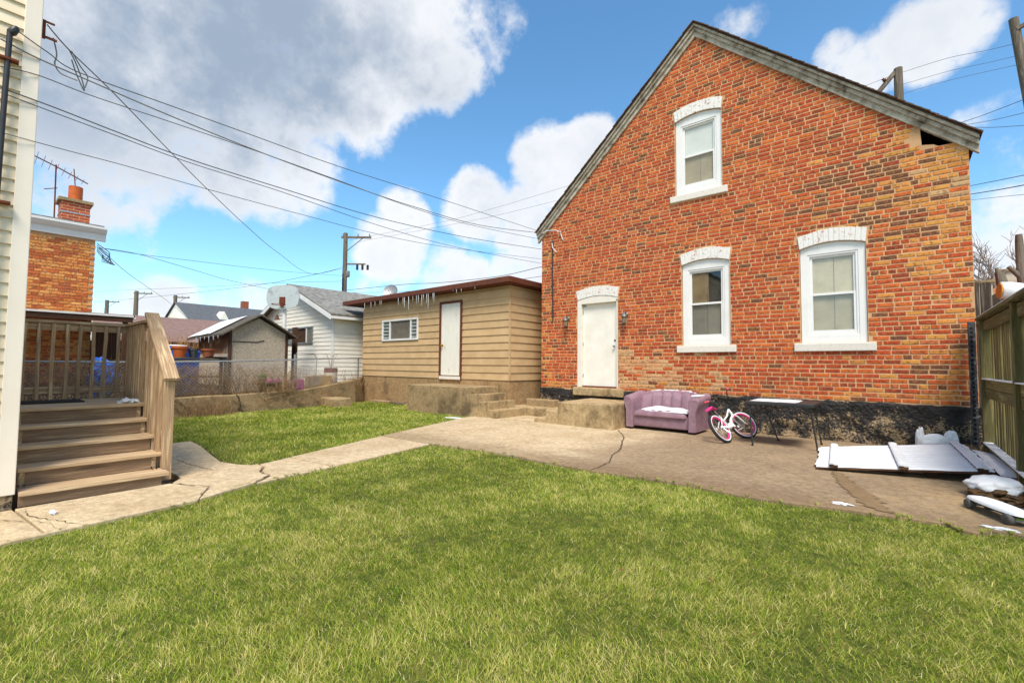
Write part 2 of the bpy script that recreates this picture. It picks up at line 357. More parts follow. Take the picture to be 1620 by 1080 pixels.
crack([(-5.05,.62),(-5.25,.55),(-5.6,.38),(-5.9,.36)], .008, .0445, walk)
crack([(-5.06,.5),(-5.3,.47),(-5.7,.2),(-6.0,.1)], .006, .0445, walk)
crack([(-5.14,1.46),(-5.55,1.67),(-6.05,1.47)], .012, .0475, walk)
crack([(-6.38,2.0),(-6.9,1.9),(-7.6,1.86)], .010, .035, walk)
crack([(-5.41,2.07),(-5.62,2.31),(-5.9,2.31)], .020, .0495, walk)
# trickle of melt water from under the fallen panel
mw = MB(); pw = [(-.60,7.0,.05),(-.52,6.7,.07),(-.45,6.35,.09),(-.30,5.95,.11),(-.2,5.6,.10),(-.08,5.36,.05)]
pf = []
for k in range(len(pw)-1):
    for j in range(8): pf.append(Vector(pw[k]).lerp(Vector(pw[k+1]), j/8))
for k in range(len(pf)-1):
    a, b = pf[k], pf[k+1]; j1 = random.uniform(-.03,.03); 
    if k == 0: pj = 0
    mw.quad((a.x-a.z+pj, a.y, .0495), (a.x+a.z+pj, a.y, .0495), (b.x+b.z*random.uniform(.75,1.2)+j1, b.y, .0495), (b.x-b.z*random.uniform(.75,1.2)+j1, b.y, .0495)); pj = j1
mw.build('wet_stain', 'wet', patio)

# ------------------------------------------------------------------ lawns
def inpoly(x, y, poly):
    r = np.zeros(len(x), bool); n = len(poly); j = n-1
    for i in range(n):
        xi, yi = poly[i]; xj, yj = poly[j]
        c = ((yi > y) != (yj > y)) & (x < (xj-xi)*(y-yi)/(yj-yi+1e-12)+xi); r ^= c; j = i
    return r
LAWN1 = [(x+.0, y) for x, y in WALK_FRONT] + [(x, y-.0) for x, y in PATIO_FRONT[1:]] + [(3.2,-4.0)]
LAWN2 = [(-6.37,2.49),(-6.62,2.33),(-6.95,2.25),(-7.6,2.33),(-9.1,2.48),(-9.15,1.4),(-13.0,1.2),(-13.2,2.6),(-13.38,4.6),(-13.65,6.6),(-14.1,8.5),(-14.3,9.1),(-11.2,9.1),(-10.95,8.15),(-8.6,8.15),(-8.3,8.3),(-7.75,6.6),(-7.2,4.9),(-6.75,3.6)]
for nm, pl in (('lawn', LAWN1), ('rear_lawn', LAWN2)):
    o = MB().prism(pl, 'z', -.055, .012 if nm == 'lawn' else .010).build(nm, 'turf'); struct(o)

def grass_mat():
    mt = bpy.data.materials.new('grass_blades'); mt.use_nodes = True; t = mt.node_tree; b = t.nodes['Principled BSDF']; b.inputs['Roughness'].default_value = .55; b.inputs['Specular IOR Level'].default_value = .25
    at = N(t, 'ShaderNodeAttribute', attribute_name='tint'); s = N(t, 'ShaderNodeSeparateColor'); t.links.new(at.outputs['Color'], s.inputs[0])
    cr = N(t, 'ShaderNodeValToRGB'); t.links.new(s.outputs[0], cr.inputs[0]); e = cr.color_ramp.elements
    e[0].position = 0; e[0].color = (*srgb(60,90,18), 1); e[1].position = 1; e[1].color = (*srgb(236,220,160), 1)
    for p_, c_ in ((.3, srgb(112,144,30)), (.55, srgb(162,174,50)), (.78, srgb(214,202,112))): x = e.new(p_); x.color = (*c_, 1)
    t.links.new(cr.outputs[0], b.inputs['Base Color'])
    tr = N(t, 'ShaderNodeBsdfTranslucent'); t.links.new(cr.outputs[0], tr.inputs[0]); mx = N(t, 'ShaderNodeMixShader', i_0=.3)
    t.links.new(b.outputs[0], mx.inputs[1]); t.links.new(tr.outputs[0], mx.inputs[2]); t.links.new(mx.outputs[0], t.nodes['Material Output'].inputs[0]); MATS['grass_blades'] = mt
grass_mat()
def vnoise(x, y, sc, seed):
    """cheap smooth value noise on arrays"""
    r = np.random.default_rng(seed); G = r.random((64, 64)); X = x*sc+17; Y = y*sc+31; xi = np.floor(X).astype(int); yi = np.floor(Y).astype(int); fx = X-xi; fy = Y-yi
    fx = fx*fx*(3-2*fx); fy = fy*fy*(3-2*fy); g = lambda a, b: G[a % 64, b % 64]
    return (g(xi,yi)*(1-fx)+g(xi+1,yi)*fx)*(1-fy)+(g(xi,yi+1)*(1-fx)+g(xi+1,yi+1)*fx)*fy
def grass(name, poly, dens, hmin, hmax, width, label, keep_view=True):
    xs = [p[0] for p in poly]; ys = [p[1] for p in poly]; x0, x1, y0, y1 = min(xs), max(xs), min(ys), max(ys)
    n = int((x1-x0)*(y1-y0)*max(d for _, d in dens)); x = rng.uniform(x0, x1, n); y = rng.uniform(y0, y1, n)
    # ragged overhang of the edge
    a = rng.uniform(0, 6.283, n); jr = rng.uniform(0, .07, n); jx = x+np.cos(a)*jr; jy = y+np.sin(a)*jr
    k = inpoly(jx, jy, poly) & inpoly(x, y, poly); x, y = x[k], y[k]
    Z = -math.sin(YAW)*x+math.cos(YAW)*y; U = math.cos(YAW)*x+math.sin(YAW)*y
    k = (Z > 1.1) & (np.abs(U) < Z*1.35+.8); x, y, Z = x[k], y[k], Z[k]
    want = np.interp(Z, [d for d, _ in dens], [d for _, d in dens]); k = rng.random(len(x)) < want/max(d for _, d in dens); x, y, Z = x[k], y[k], Z[k]
    n = len(x)
    big = vnoise(x, y, .9, 3); mid = vnoise(x, y, 3.1, 5); fin = vnoise(x, y, 11, 8)
    h = (hmin+(hmax-hmin)*rng.random(n)**1.3)*(.65+.5*mid+.25*fin)
    lay = vnoise(x, y, .7, 9)*6.28*1.3 + rng.normal(0, 1.7, n); lean = h*rng.uniform(.25, 1.05, n)
    dx, dy = np.cos(lay)*lean, np.sin(lay)*lean; hz = h*rng.uniform(.65, 1.0, n)
    w = np.maximum(width*rng.uniform(.6, 1.25, n), Z*.0008)
    ang = rng.uniform(0, 6.283, n); wx, wy = np.cos(ang)*w/2, np.sin(ang)*w/2
    V = np.zeros((n, 5, 3), np.float32); zb = .004
    V[:,0] = np.c_[x-wx, y-wy, np.full(n, zb)]; V[:,1] = np.c_[x+wx, y+wy, np.full(n, zb)]
    V[:,2] = np.c_[x+dx*.35+wx*.8, y+dy*.35+wy*.8, hz*.62]; V[:,3] = np.c_[x+dx*.35-wx*.8, y+dy*.35-wy*.8, hz*.62]
    V[:,4] = np.c_[x+dx, y+dy, hz]
    base = (np.arange(n)*5)[:,None]; q = base+np.array([0,1,2,3]); t3 = base+np.array([3,2,4])
    me = bpy.data.meshes.new(name); me.vertices.add(n*5); me.vertices.foreach_set('co', V.ravel())
    loops = np.concatenate([q, t3], 1).ravel().astype(np.int32); me.loops.add(len(loops)); me.loops.foreach_set('vertex_index', loops)
    me.polygons.add(2*n); st = (np.arange(n)*7)[:,None]+np.array([0,4]); me.polygons.foreach_set('loop_start', st.ravel().astype(np.int32))
    tint = np.clip(.10+.66*rng.random(n)+(big-.5)*.18+(mid-.5)*.24+(fin-.5)*.30+(rng.random(n) < .12)*.4, 0, 1)
    col = me.color_attributes.new('tint', 'FLOAT_COLOR', 'POINT'); c4 = np.ones((n, 5, 4), np.float32); c4[:,:,0] = tint[:,None]; c4[:,4,0] = np.clip(tint+.12, 0, 1); col.data.foreach_set('color', c4.ravel())
    me.update(calc_edges=True); me.validate()
    o = bpy.data.objects.new(name, me); COL.objects.link(o); me.materials.append(MATS['grass_blades']); o['kind'] = 'stuff'; tag(o, label, 'grass'); return n
ng = grass('grass', LAWN1, [(0,27000),(2.6,25000),(4,15000),(6,8000),(8,5200),(30,4000)], .020, .055, .0030, 'green and straw coloured grass of the front lawn')
ng += grass('grass', LAWN2, [(0,4200),(8,3600),(12,2600),(30,2200)], .03, .075, .004, 'green grass between the walkway and the retaining wall')
print('blades', ng)
# ------------------------------------------------------------------ brick house
XA, XB, YD, ZB, ZE, ZA = -7.36, .966, 10.0, .76, 4.85, 8.63
XM = (XA+XB)/2; SL = (ZA-ZE)/((XB-XA)/2)
zline = lambda x: ZA-abs(x-XM)*SL
M('mortar', srgb(212,170,128), srgb(186,144,106), c3=srgb(204,160,118), scale=3.5, rough=.95, bump=.5, bscale=120)
def brick_mat(name, attr):
    mt = bpy.data.materials.new(name); mt.use_nodes = True; t = mt.node_tree; b = t.nodes['Principled BSDF']; b.inputs['Roughness'].default_value = .9; b.inputs['Specular IOR Level'].default_value = .2
    if attr: src = N(t, 'ShaderNodeAttribute', attribute_name='tint').outputs['Color']
    else: src = N(t, 'ShaderNodeObjectInfo').outputs['Color']
    g = N(t, 'ShaderNodeNewGeometry')
    n1 = N(t, 'ShaderNodeTexNoise', i_Scale=30.0, i_Detail=4.0, i_Roughness=.65); n2 = N(t, 'ShaderNodeTexNoise', i_Scale=160.0, i_Detail=3.0)
    n3 = N(t, 'ShaderNodeTexNoise', i_Scale=19.0, i_Detail=4.0)
    for n in (n1, n2, n3): t.links.new(g.outputs['Position'], n.inputs['Vector'])
    c = MIX(t, MATH(t, 'MULTIPLY', SMOOTH(t, n1.outputs[0], .50, .62), .46), src, srgb(214,132,62))
    c = MIX(t, MATH(t, 'MULTIPLY', SMOOTH(t, n3.outputs[0], .51, .64), .60), c, srgb(98,54,40))
    c = MIX(t, MATH(t, 'MULTIPLY', SMOOTH(t, n2.outputs[0], .5, .75), .3), c, srgb(206,160,118))
    t.links.new(c, b.inputs['Base Color'])
    bp = N(t, 'ShaderNodeBump', i_Strength=.5, i_Distance=.006); t.links.new(MATH(t, 'ADD', n2.outputs[0], MATH(t, 'MULTIPLY', n1.outputs[0], 1.2)), bp.inputs['Height']); t.links.new(bp.outputs[0], b.inputs['Normal'])
    MATS[name] = mt
brick_mat('brick_one', False); brick_mat('brick_many', True)
PAL = {'red': srgb(178,68,38), 'orange': srgb(198,94,44), 'maroon': srgb(144,58,40), 'dark': srgb(104,68,52), 'buff': srgb(206,136,66), 'yellow': srgb(204,144,68), 'pink': srgb(192,104,66)}
def brick_colour(x, z):
    u = (x-XA)/(XB-XA); q = mnoise.noise(Vector((x*.6, 3.1, z*.6))); q2 = mnoise.noise(Vector((x*1.3, 9.1, z*1.3)))
    wt = {'red': .54, 'orange': .29, 'maroon': .11, 'dark': .05, 'buff': .0, 'yellow': .0, 'pink': .03}
    rz = float(smoothstep(.78, .95, u+q*.1)); 
    if z > 5.5: rz = 0
    mixw = lambda w2, f: {k: wt[k]*(1-f)+w2.get(k, 0)*f for k in wt}
    if rz > 0: wt = mixw({'buff': .20, 'yellow': .12, 'dark': .18, 'orange': .28, 'red': .18, 'pink': .05}, rz*.9)
    soot = float(smoothstep(.70, .84, u+q2*.06)*(1-smoothstep(.90, .98, u+q2*.05))*smoothstep(3.3, 3.9, z)*(1-smoothstep(4.7, 5.3, z)))
    if soot > 0: wt = mixw({'dark': .62, 'maroon': .14, 'orange': .14, 'buff': .1}, soot*.85)
    up = float(smoothstep(.87, .95, u)*smoothstep(3.2, 4.2, z)*(1-smoothstep(5.4, 5.6, z)));  wt = mixw({'buff': .45, 'yellow': .3, 'orange': .15, 'dark': .1}, up*.7)
    low = float(1-smoothstep(.82, 1.08, z+q*.12)); wt = mixw({'buff': .42, 'orange': .3, 'pink': .2, 'dark': .08}, low*.85)
    if z > 6: wt = mixw({'orange': .38, 'red': .30, 'maroon': .17, 'dark': .12, 'pink': .03}, .6)
    if u < .045 and z < 4.5: wt = mixw({'buff': .35, 'dark': .4, 'orange': .25}, .6)
    ks = list(wt); k = random.choices(ks, [wt[a] for a in ks])[0]; c = Vector(PAL[k])*random.uniform(.87, 1.11)
    # smeared repair mortar beside the door and where old windows were patched
    sm = 0
    if -5.1 < x < -2.7 and .85 < z < 1.75: sm = max(0, min(.8, 1.25-abs(z-1.15)*1.3-(x+5)*.30+q2*.9))
    if x > .35 and z > 4.1 and z < 5.3: sm = max(sm, .25+.5*q2)
    if sm > 0 and random.random() < sm: c = c.lerp(Vector(srgb(208,172,126)), random.uniform(.5, .9))
    return c
house = T('brick_house', 'red brick gabled house with three white windows and a white door', 'house', (XM, YD, 0))
DOOR = (-6.22, -5.09, .80, 3.0)
WINS = [(-3.55, -2.57, 1.79, 3.55), (-1.34, -.35, 1.79, 3.55), (-3.67, -2.69, 5.12, 6.80)]
OPEN = [DOOR]+WINS
RISE = .085; ARCH = .235
def arc(x, o, extra=0.0):
    xc = (o[0]+o[1])/2; hw = (o[1]-o[0])/2; return o[3]+RISE*(1-((x-xc)/hw)**2)+extra
# mortar wall with real openings
bm = bmesh.new()
def loop(pts, y): 
    vs = [bm.verts.new((p[0], y, p[1])) for p in pts]; return [bm.edges.new((vs[i], vs[(i+1) % len(vs)])) for i in range(len(vs))]
HOLE = [(.40, zline(.40)-.0), (.42, 5.03), (.56, 5.0), (.62, 4.955), (.78, 4.95), (.80, zline(.80))]
outer = [(XA, ZB-.25), (XB, ZB-.25), (XB, ZE)] + HOLE[::-1] + [(XM, ZA), (XA, ZE)]
YM = YD+.002
ed = loop(outer, YM)
def open_pts(o):
    pts = [(o[0], o[2]), (o[1], o[2])]; n = 10
    for i in range(n+1): x = o[1]+(o[0]-o[1])*i/n; pts.append((x, arc(x, o)))
    return pts
for o in OPEN: ed += loop(open_pts(o), YM)
bmesh.ops.triangle_fill(bm, use_beauty=True, use_dissolve=False, edges=ed)
bm.verts.index_update(); wall = MB(); wall.add([v.co[:] for v in bm.verts], [[v.index for v in f.verts] for f in bm.faces]); bm.free()
for o in OPEN:
    p = open_pts(o)
    for i in range(len(p)): a, b = p[i], p[(i+1) % len(p)]; wall.quad((a[0], YM, a[1]), (b[0], YM, b[1]), (b[0], YM+.22, b[1]), (a[0], YM+.22, a[1]))
hp = HOLE
for i in range(len(hp)-1): a, b = hp[i], hp[i+1]; wall.quad((a[0], YM, a[1]), (b[0], YM, b[1]), (b[0], YM+.3, b[1]), (a[0], YM+.3, a[1]))
wall.build('wall', 'mortar', house)
# side and rear walls
sw = MB(); YB = YD+8.5
sw.quad((XA, YM, 0), (XA, YB, 0), (XA, YB, ZE), (XA, YM, ZE)); sw.quad((XB, YM, 0), (XB, YB, 0), (XB, YB, ZE), (XB, YM, ZE))
sw.add([(XA, YB, 0), (XB, YB, 0), (XB, YB, ZE), (XM, YB, ZA), (XA, YB, ZE)], [(0,1,2,3,4)])
def brick_tex(name, c1, c2, mo, w=.232, h=.0806, ax='xz'):
    mt = bpy.data.materials.new(name); mt.use_nodes = True; t = mt.node_tree; b = t.nodes['Principled BSDF']; b.inputs['Roughness'].default_value = .9
    g = N(t, 'ShaderNodeNewGeometry'); s = N(t, 'ShaderNodeSeparateXYZ'); t.links.new(g.outputs['Position'], s.inputs[0]); cb = N(t, 'ShaderNodeCombineXYZ')
    t.links.new(MATH(t, 'ADD', s.outputs[0], s.outputs[1]), cb.inputs[0]); t.links.new(s.outputs[2], cb.inputs[1])
    br = N(t, 'ShaderNodeTexBrick', i_Scale=1.0); br.inputs['Brick Width'].default_value = w; br.inputs['Row Height'].default_value = h; br.inputs['Mortar Size'].default_value = .006
    br.inputs['Color1'].default_value = (*c1, 1); br.inputs['Color2'].default_value = (*c2, 1); br.inputs['Mortar'].default_value = (*mo, 1); t.links.new(cb.outputs[0], br.inputs['Vector']); t.links.new(br.outputs[0], b.inputs['Base Color'])
    MATS[name] = mt
brick_tex('side_brick', srgb(190,84,48), srgb(150,70,46), srgb(206,168,128)); sw.build('side_wall', 'side_brick', house)

# bricks, laid course by course
CH, BL = .0806, .232; nrow = int((ZA-ZB)/CH)+1; laid = []
for r in range(nrow):
    z0 = ZB+.012+r*CH; z1 = z0+CH-.0195; zm = (z0+z1)/2; header = (r % 6 == 3)
    if z1 > ZA-.02: break
    xl, xr = XA+.004, XB-.004
    if z1+.01 > ZE: xl = XM-(ZA-z1)/SL+.01; xr = XM+(ZA-z1)/SL-.01
    blocks = []
    for o in OPEN:
        e = .012
        if zm < o[2]-.0: 
            if o in WINS and zm > o[2]-.165: blocks.append((o[0]-.115, o[1]+.115))
            elif o is DOOR and zm > o[2]-.03: blocks.append((o[0], o[1]))
            continue
        xc = (o[0]+o[1])/2; hw = (o[1]-o[0])/2
        if zm <= o[3]+.02: blocks.append((o[0]-e, o[1]+e))
        elif zm < o[3]+RISE+ARCH+.02:
            q = 1-(zm-ARCH-.01-o[3])/RISE
            hx = hw+.05*min(1, (zm-o[3])/ARCH) if q >= 1 else (hw+.03)*math.sqrt(max(q, 0)); 
            if hx > .05: blocks.append((xc-hx-e, xc+hx+e))
    L = BL/2 if header else BL
    x = xl-random.uniform(0, L)
    while x < xr:
        a, b = x+.0085+random.uniform(-.003, .003), x+L-.0085+random.uniform(-.003, .003); x += L
        segs = [(max(a, xl), min(b, xr))]
        for k0, k1 in blocks:
            ns = []
            for s0, s1 in segs:
                if s1 <= k0 or s0 >= k1: ns.append((s0, s1)); continue
                if s0 < k0: ns.append((s0, k0))
                if s1 > k1: ns.append((k1, s1))
            segs = ns
        for s0, s1 in segs:
            if s1-s0 < .03: continue
            xc = (s0+s1)/2
            if s1 > .40 and s0 < .80 and z1 > 4.985-.04*(xc > .6) and z0 > 4.9: continue
            dz_ = random.uniform(-.0015, .0015)
            laid.append((s0, s1, z0+dz_, z1+dz_, (s1-s0) > L-.02, header))
def proj_area(b):
    x, z = (b[0]+b[1])/2, (b[2]+b[3])/2; d = Vector((x, YD, z-1.35)); Zc = d.dot(fw); return (b[1]-b[0])*(b[3]-b[2])*abs(d.y)/Zc**3
order = sorted(range(len(laid)), key=lambda i: -proj_area(laid[i]) if laid[i][4] and not laid[i][5] else 1)
single = set(order[:300])
def brick_shape(L, H):
    m_ = MB(); hx, hz = L/2, H/2; rings = [(0, .0, .02), (1, .001, -.001), (2, .007, -.006)]
    for _, ins, y in rings: m_.v += [(-hx+ins, y, -hz+ins), (hx-ins, y, -hz+ins), (hx-ins, y, hz-ins), (-hx+ins, y, hz-ins)]
    for k in range(2): m_.f += [(k*4+j, k*4+(j+1) % 4, k*4+4+(j+1) % 4, k*4+4+j) for j in range(4)]
    m_.f.append((8, 9, 10, 11)); return m_
bmesh_proto = brick_shape(BL-.017, CH-.0195).mesh('brick'); bmesh_proto.materials.append(MATS['brick_one'])
vs, fs, cs = [], [], []
for i, (a, b, z0, z1, full, hd) in enumerate(laid):
    c = brick_colour((a+b)/2, (z0+z1)/2)
    if i in single:
        o = bpy.data.objects.new('brick', bmesh_proto); COL.objects.link(o); o.parent = house
        o.location = ((a+b)/2-XM, random.uniform(-.003, .003), (z0+z1)/2); o.rotation_euler = (random.gauss(0, .012), random.gauss(0, .004), random.gauss(0, .012)); o.color = (*c, 1)
        o.scale = ((b-a)/(BL-.017), 1, random.uniform(.93, 1.04)); continue
    k = len(vs); pj = random.uniform(-.004, .004); j = lambda s=.0025: random.uniform(-s, s)
    for ins, y in ((0, .02), (.001, -.001+pj*.5), (.006, -.006+pj*.5)):
        for sx, sz in ((a+ins, z0+ins), (b-ins, z0+ins), (b-ins, z1-ins), (a+ins, z1-ins)): vs.append((sx+j(), YD+y+j(.0015), sz+j()))
    for q in range(2): fs += [(k+q*4+t_, k+q*4+(t_+1) % 4, k+q*4+4+(t_+1) % 4, k+q*4+4+t_) for t_ in range(4)]
    fs.append((k+8, k+9, k+10, k+11)); cs += [c]*12
bw = MB(); bw.v, bw.f = vs, fs; ob = bw.build('brickwork', 'brick_many', house, kind='stuff')
ca = ob.data.color_attributes.new('tint', 'FLOAT_COLOR', 'POINT'); ca.data.foreach_set('color', np.array([(*c, 1) for c in cs], np.float32).ravel())
print('bricks', len(laid))

# painted segmental arches
def arch_part(o):
    xc = (o[0]+o[1])/2; hw = (o[1]-o[0])/2; n = 13
    root = None; parts = []
    for i in range(n):
        t0, t1 = -1+2*i/n+.008, -1+2*(i+1)/n-.008
        m_ = MB(); pts = []
        for t in (t0, t1): pts.append((xc+t*hw, arc(xc+t*hw, o)))
        fl = 1.06
        for t in (t1, t0): x = xc+t*hw*fl; pts.append((x, arc(xc+t*hw, o)+ARCH+random.uniform(-.006, .006)))
        y0 = YD-.022+random.uniform(-.004, .004); m_.prism(pts, 'y', y0, YD+.05)
        parts.append(m_)
    fill = MB(); pts = [(xc+t*hw, arc(xc+t*hw, o)+.004) for t in np.linspace(-.99, .99, 12)] + [(xc+t*hw*1.05, arc(xc+t*hw, o)+ARCH-.006) for t in np.linspace(.99, -.99, 12)]
    fill.prism(pts, 'y', YD-.014, YD+.048); root = fill.build('arch', 'painted_brick', house)
    for m_ in parts: m_.build('voussoir', 'painted_brick', root, bevel=.004)
for o in OPEN: arch_part(o)

# glass: thin pane, part mirror part clear
gm = bpy.data.materials.new('glass'); gm.use_nodes = True; t = gm.node_tree; t.nodes.clear()
ou = N(t, 'ShaderNodeOutputMaterial'); gl = N(t, 'ShaderNodeBsdfGlossy', i_Roughness=.015); tr = N(t, 'ShaderNodeBsdfTransparent', i_Color=(.95,.97,.96,1)); fr = N(t, 'ShaderNodeLayerWeight', i_Blend=.5); mx = N(t, 'ShaderNodeMixShader')
t.links.new(MATH(t, 'ADD', MATH(t, 'MULTIPLY', MATH(t, 'POWER', fr.outputs['Facing'], 5.0), .7), .075), mx.inputs[0]); t.links.new(tr.outputs[0], mx.inputs[1]); t.links.new(gl.outputs[0], mx.inputs[2]); t.links.new(mx.outputs[0], ou.inputs[0]); MATS['glass'] = gm

def ring(m_, x0, x1, z0, z1, w, y0, y1, wb=None, wt=None):
    wb = wb or w; wt = wt or w
    m_.box(x0, x0+w, y0, y1, z0, z1); m_.box(x1-w, x1, y0, y1, z0, z1); m_.box(x0+w, x1-w, y0+.001, y1, z0, z0+wb); m_.box(x0+w, x1-w, y0+.001, y1, z1-wt, z1); return m_
def window(o, upper_mat, lower_mat, tilt_hint):
    x0, x1, z0, z1 = o; casing = MB()
    # casing: flat white cladding that fills the arched head
    cw = .115; b0 = z0+.15; top = z1-.045
    casing.box(x0+.006, x0+cw, YD+.035, YD+.18, z0, z1-.02); casing.box(x1-cw, x1-.006, YD+.035, YD+.18, z0, z1-.02)
    casing.box(x0+cw, x1-cw, YD+.036, YD+.18, z0, b0)
    hd = [(x0+.006, z1-.02), (x0+cw, z1-.02), (x0+cw, top-.07), (x1-cw, top-.07), (x1-cw, z1-.02), (x1-.006, z1-.02)] + [(x, arc(x, o)-.004) for x in np.linspace(x1-.006, x0+.006, 10)]
    casing.prism(hd, 'y', YD+.035, YD+.18)
    w_ = casing.build('window', 'white_vinyl', house, bevel=.004)
    ix0, ix1, iz0, iz1 = x0+cw, x1-cw, b0, top-.07; zm = (iz0+iz1)/2
    ring(MB(), ix0, ix1, iz0, iz1, .035, YD+.045, YD+.17).build('frame', 'white_vinyl', w_, bevel=.003)
    ring(MB(), ix0+.035, ix1-.035, zm-.02, iz1-.035, .04, YD+.075, YD+.105).build('upper_sash', 'white_vinyl', w_, bevel=.003)
    ring(MB(), ix0+.035, ix1-.035, iz0+.035, zm+.02, .042, YD+.058, YD+.090, wb=.05).build('lower_sash', 'white_vinyl', w_, bevel=.003)
    MB().quad((ix0+.07, YD+.09, zm+.015), (ix1-.07, YD+.09, zm+.015), (ix1-.07, YD+.09, iz1-.07), (ix0+.07, YD+.09, iz1-.07)).build('pane', 'glass', w_)
    MB().quad((ix0+.07, YD+.074, iz0+.08), (ix1-.07, YD+.074, iz0+.08), (ix1-.07, YD+.074, zm-.015), (ix0+.07, YD+.074, zm-.015)).build('pane', 'glass', w_)
    # blinds: real slats just behind the glass
    for (a, b, mt) in ((zm, iz1-.04, upper_mat), (iz0+.04, zm, lower_mat)):
        bl = MB(); k = a+.01
        if mt == 'shade_cloth': bl.box(ix0+.05, ix1-.05, YD+.110, YD+.112, a, b)
        else:
            while k < b:
                q_ = random.uniform(0, .0015); bl.quad((ix0+.05, YD+.108-q_, k), (ix1-.05, YD+.108-q_, k), (ix1-.05, YD+.1105, k+.0180), (ix0+.05, YD+.1105, k+.0180)); k += .0178
        if mt == 'blind_tan': bl.v = [(x if x < (ix0+ix1)/2 else ix0+.05+(x-ix0-.05)*.56, y, z) for x, y, z in bl.v]
        bl.build('blind', mt, w_)
        if mt != 'shade_cloth': MB().tube([((ix0+ix1)/2+.02, YD+.104, a+.02), ((ix0+ix1)/2+.02, YD+.104, b-.02)], .003, 4).build('cord', 'blind_dim', w_)
    MB().box(ix0-.02, ix1+.02, YD+.26, YD+.27, iz0-.05, iz1+.05).build('room_back', 'room', w_)
    s_ = MB().rbox(x0-.11, x1+.11, YD-.055, YD+.10, z0-.15, z0-.004, .012, 2); s_.jit(.006, 9).build('sill', 'sill_stone', w_)
    return w_
window(WINS[0], 'blind_tan', 'blind_dim', 0); window(WINS[1], 'blind_pale', 'blind', 0); window(WINS[2], 'shade_cloth', 'blind', 0)

# door
x0, x1, z0, z1 = DOOR
fr_ = MB(); fr_.box(x0+.004, x0+.115, YD-.012, YD+.14, z0+.004, z1-.05); fr_.box(x1-.05, x1-.004, YD+.02, YD+.14, z0+.004, z1-.05)
hd = [(x0+.004, z1-.05), (x0+.115, z1-.05), (x0+.115, z1-.10), (x1-.05, z1-.10), (x1-.05, z1-.05), (x1-.004, z1-.05)] + [(x, arc(x, DOOR)-.004) for x in np.linspace(x1-.004, x0+.004, 10)]
fr_.prism(hd, 'y', YD-.008, YD+.14); df = fr_.build('door_frame', 'old_white', house, bevel=.004)
leaf = MB().box(x0+.118, x1-.053, YD+.085, YD+.125, z0+.035, z1-.104).build('door', 'white_door', house, bevel=.003)
MB().lathe((x1-.12, YD+.085, z0+1.02), [(.012,0),(.012,.03),(.028,.045),(.028,.07),(.012,.08)], 12, (0,-1,0)).build('knob', 'grey_metal', leaf, smooth=True)
MB().lathe((x1-.12, YD+.085, z0+1.16), [(.022,0),(.022,.012),(.01,.014)], 12, (0,-1,0)).build('lock', 'black_metal', leaf, smooth=True)
for zz in (.25, 1.05, 1.85): MB().tube([(x0+.122, YD+.078, z0+zz), (x0+.122, YD+.078, z0+zz+.09)], .008, 6).build('hinge', 'grey_metal', leaf)
MB().box(x0+.125, x0+.21, YD+.06, YD+.084, z1-.16, z1-.13).build('closer_bracket', 'grey_metal', leaf)
MB().box(x0+.118, x1-.053, YD+.03, YD+.15, z0+.004, z0+.034).build('threshold', 'rust', house)

# tarred rubble foundation, a displaced sheet with a ragged upper edge
def found_mat():
    mt = bpy.data.materials.new('tarred_stone'); mt.use_nodes = True; t = mt.node_tree; b = t.nodes['Principled BSDF']; b.inputs['Roughness'].default_value = .75
    g = N(t, 'ShaderNodeNewGeometry'); n1 = N(t, 'ShaderNodeTexNoise', i_Scale=3.6, i_Detail=9.0, i_Roughness=.75); n2 = N(t, 'ShaderNodeTexNoise', i_Scale=34.0, i_Detail=6.0, i_Roughness=.7); vo = N(t, 'ShaderNodeTexVoronoi', i_Scale=18.0)
    for n in (n1, n2, vo): t.links.new(g.outputs['Position'], n.inputs['Vector'])
    s = N(t, 'ShaderNodeSeparateXYZ'); t.links.new(g.outputs['Position'], s.inputs[0])
    k = MATH(t, 'ADD', MATH(t, 'ADD', MATH(t, 'MULTIPLY', n1.outputs[0], .75), MATH(t, 'MULTIPLY', n2.outputs[0], .55)), MATH(t, 'MULTIPLY', s.outputs[2], -.16))
    c = MIX(t, SMOOTH(t, k, .59, .70), srgb(34,30,28), MIX(t, n2.outputs[0], srgb(186,158,118), srgb(140,118,90)))
    t.links.new(c, b.inputs['Base Color']); bp = N(t, 'ShaderNodeBump', i_Strength=.9, i_Distance=.03); t.links.new(MATH(t, 'ADD', n2.outputs[0], vo.outputs[0]), bp.inputs['Height']); t.links.new(bp.outputs[0], b.inputs['Normal']); MATS['tarred_stone'] = mt
found_mat()
fd = MB(); nx, nz = 220, 22
for j in range(nz+1):
    for i in range(nx+1):
        x = XA-.02+(XB-XA+.04)*i/nx; top = ZB+.035*mnoise.noise(Vector((x*3, 0, 1)))+.015*mnoise.noise(Vector((x*11, 0, 5)))-.005; z = -.04+(top+.04)*j/nz
        q = mnoise.fractal(Vector((x*3.2, z*3.6, .5)), 1.0, 2.0, 5); fd.v.append((x, YD-.035-.05*q+(.02 if j == nz else 0), z))
for j in range(nz):
    for i in range(nx): a = j*(nx+1)+i; fd.f.append((a, a+1, a+nx+2, a+nx+1))
k = len(fd.v); fd.box(XA-.02, XB+.02, YD+.0, YD+.3, -.05, ZB-.06)
fd.build('foundation', 'tarred_stone', house, smooth=True)
th = MB().rbox(-6.30, -4.92, YD-.10, YD+.02, .60, .795, .02, 2); th.jit(.012, 7).build('door_step', 'step_concrete', house)

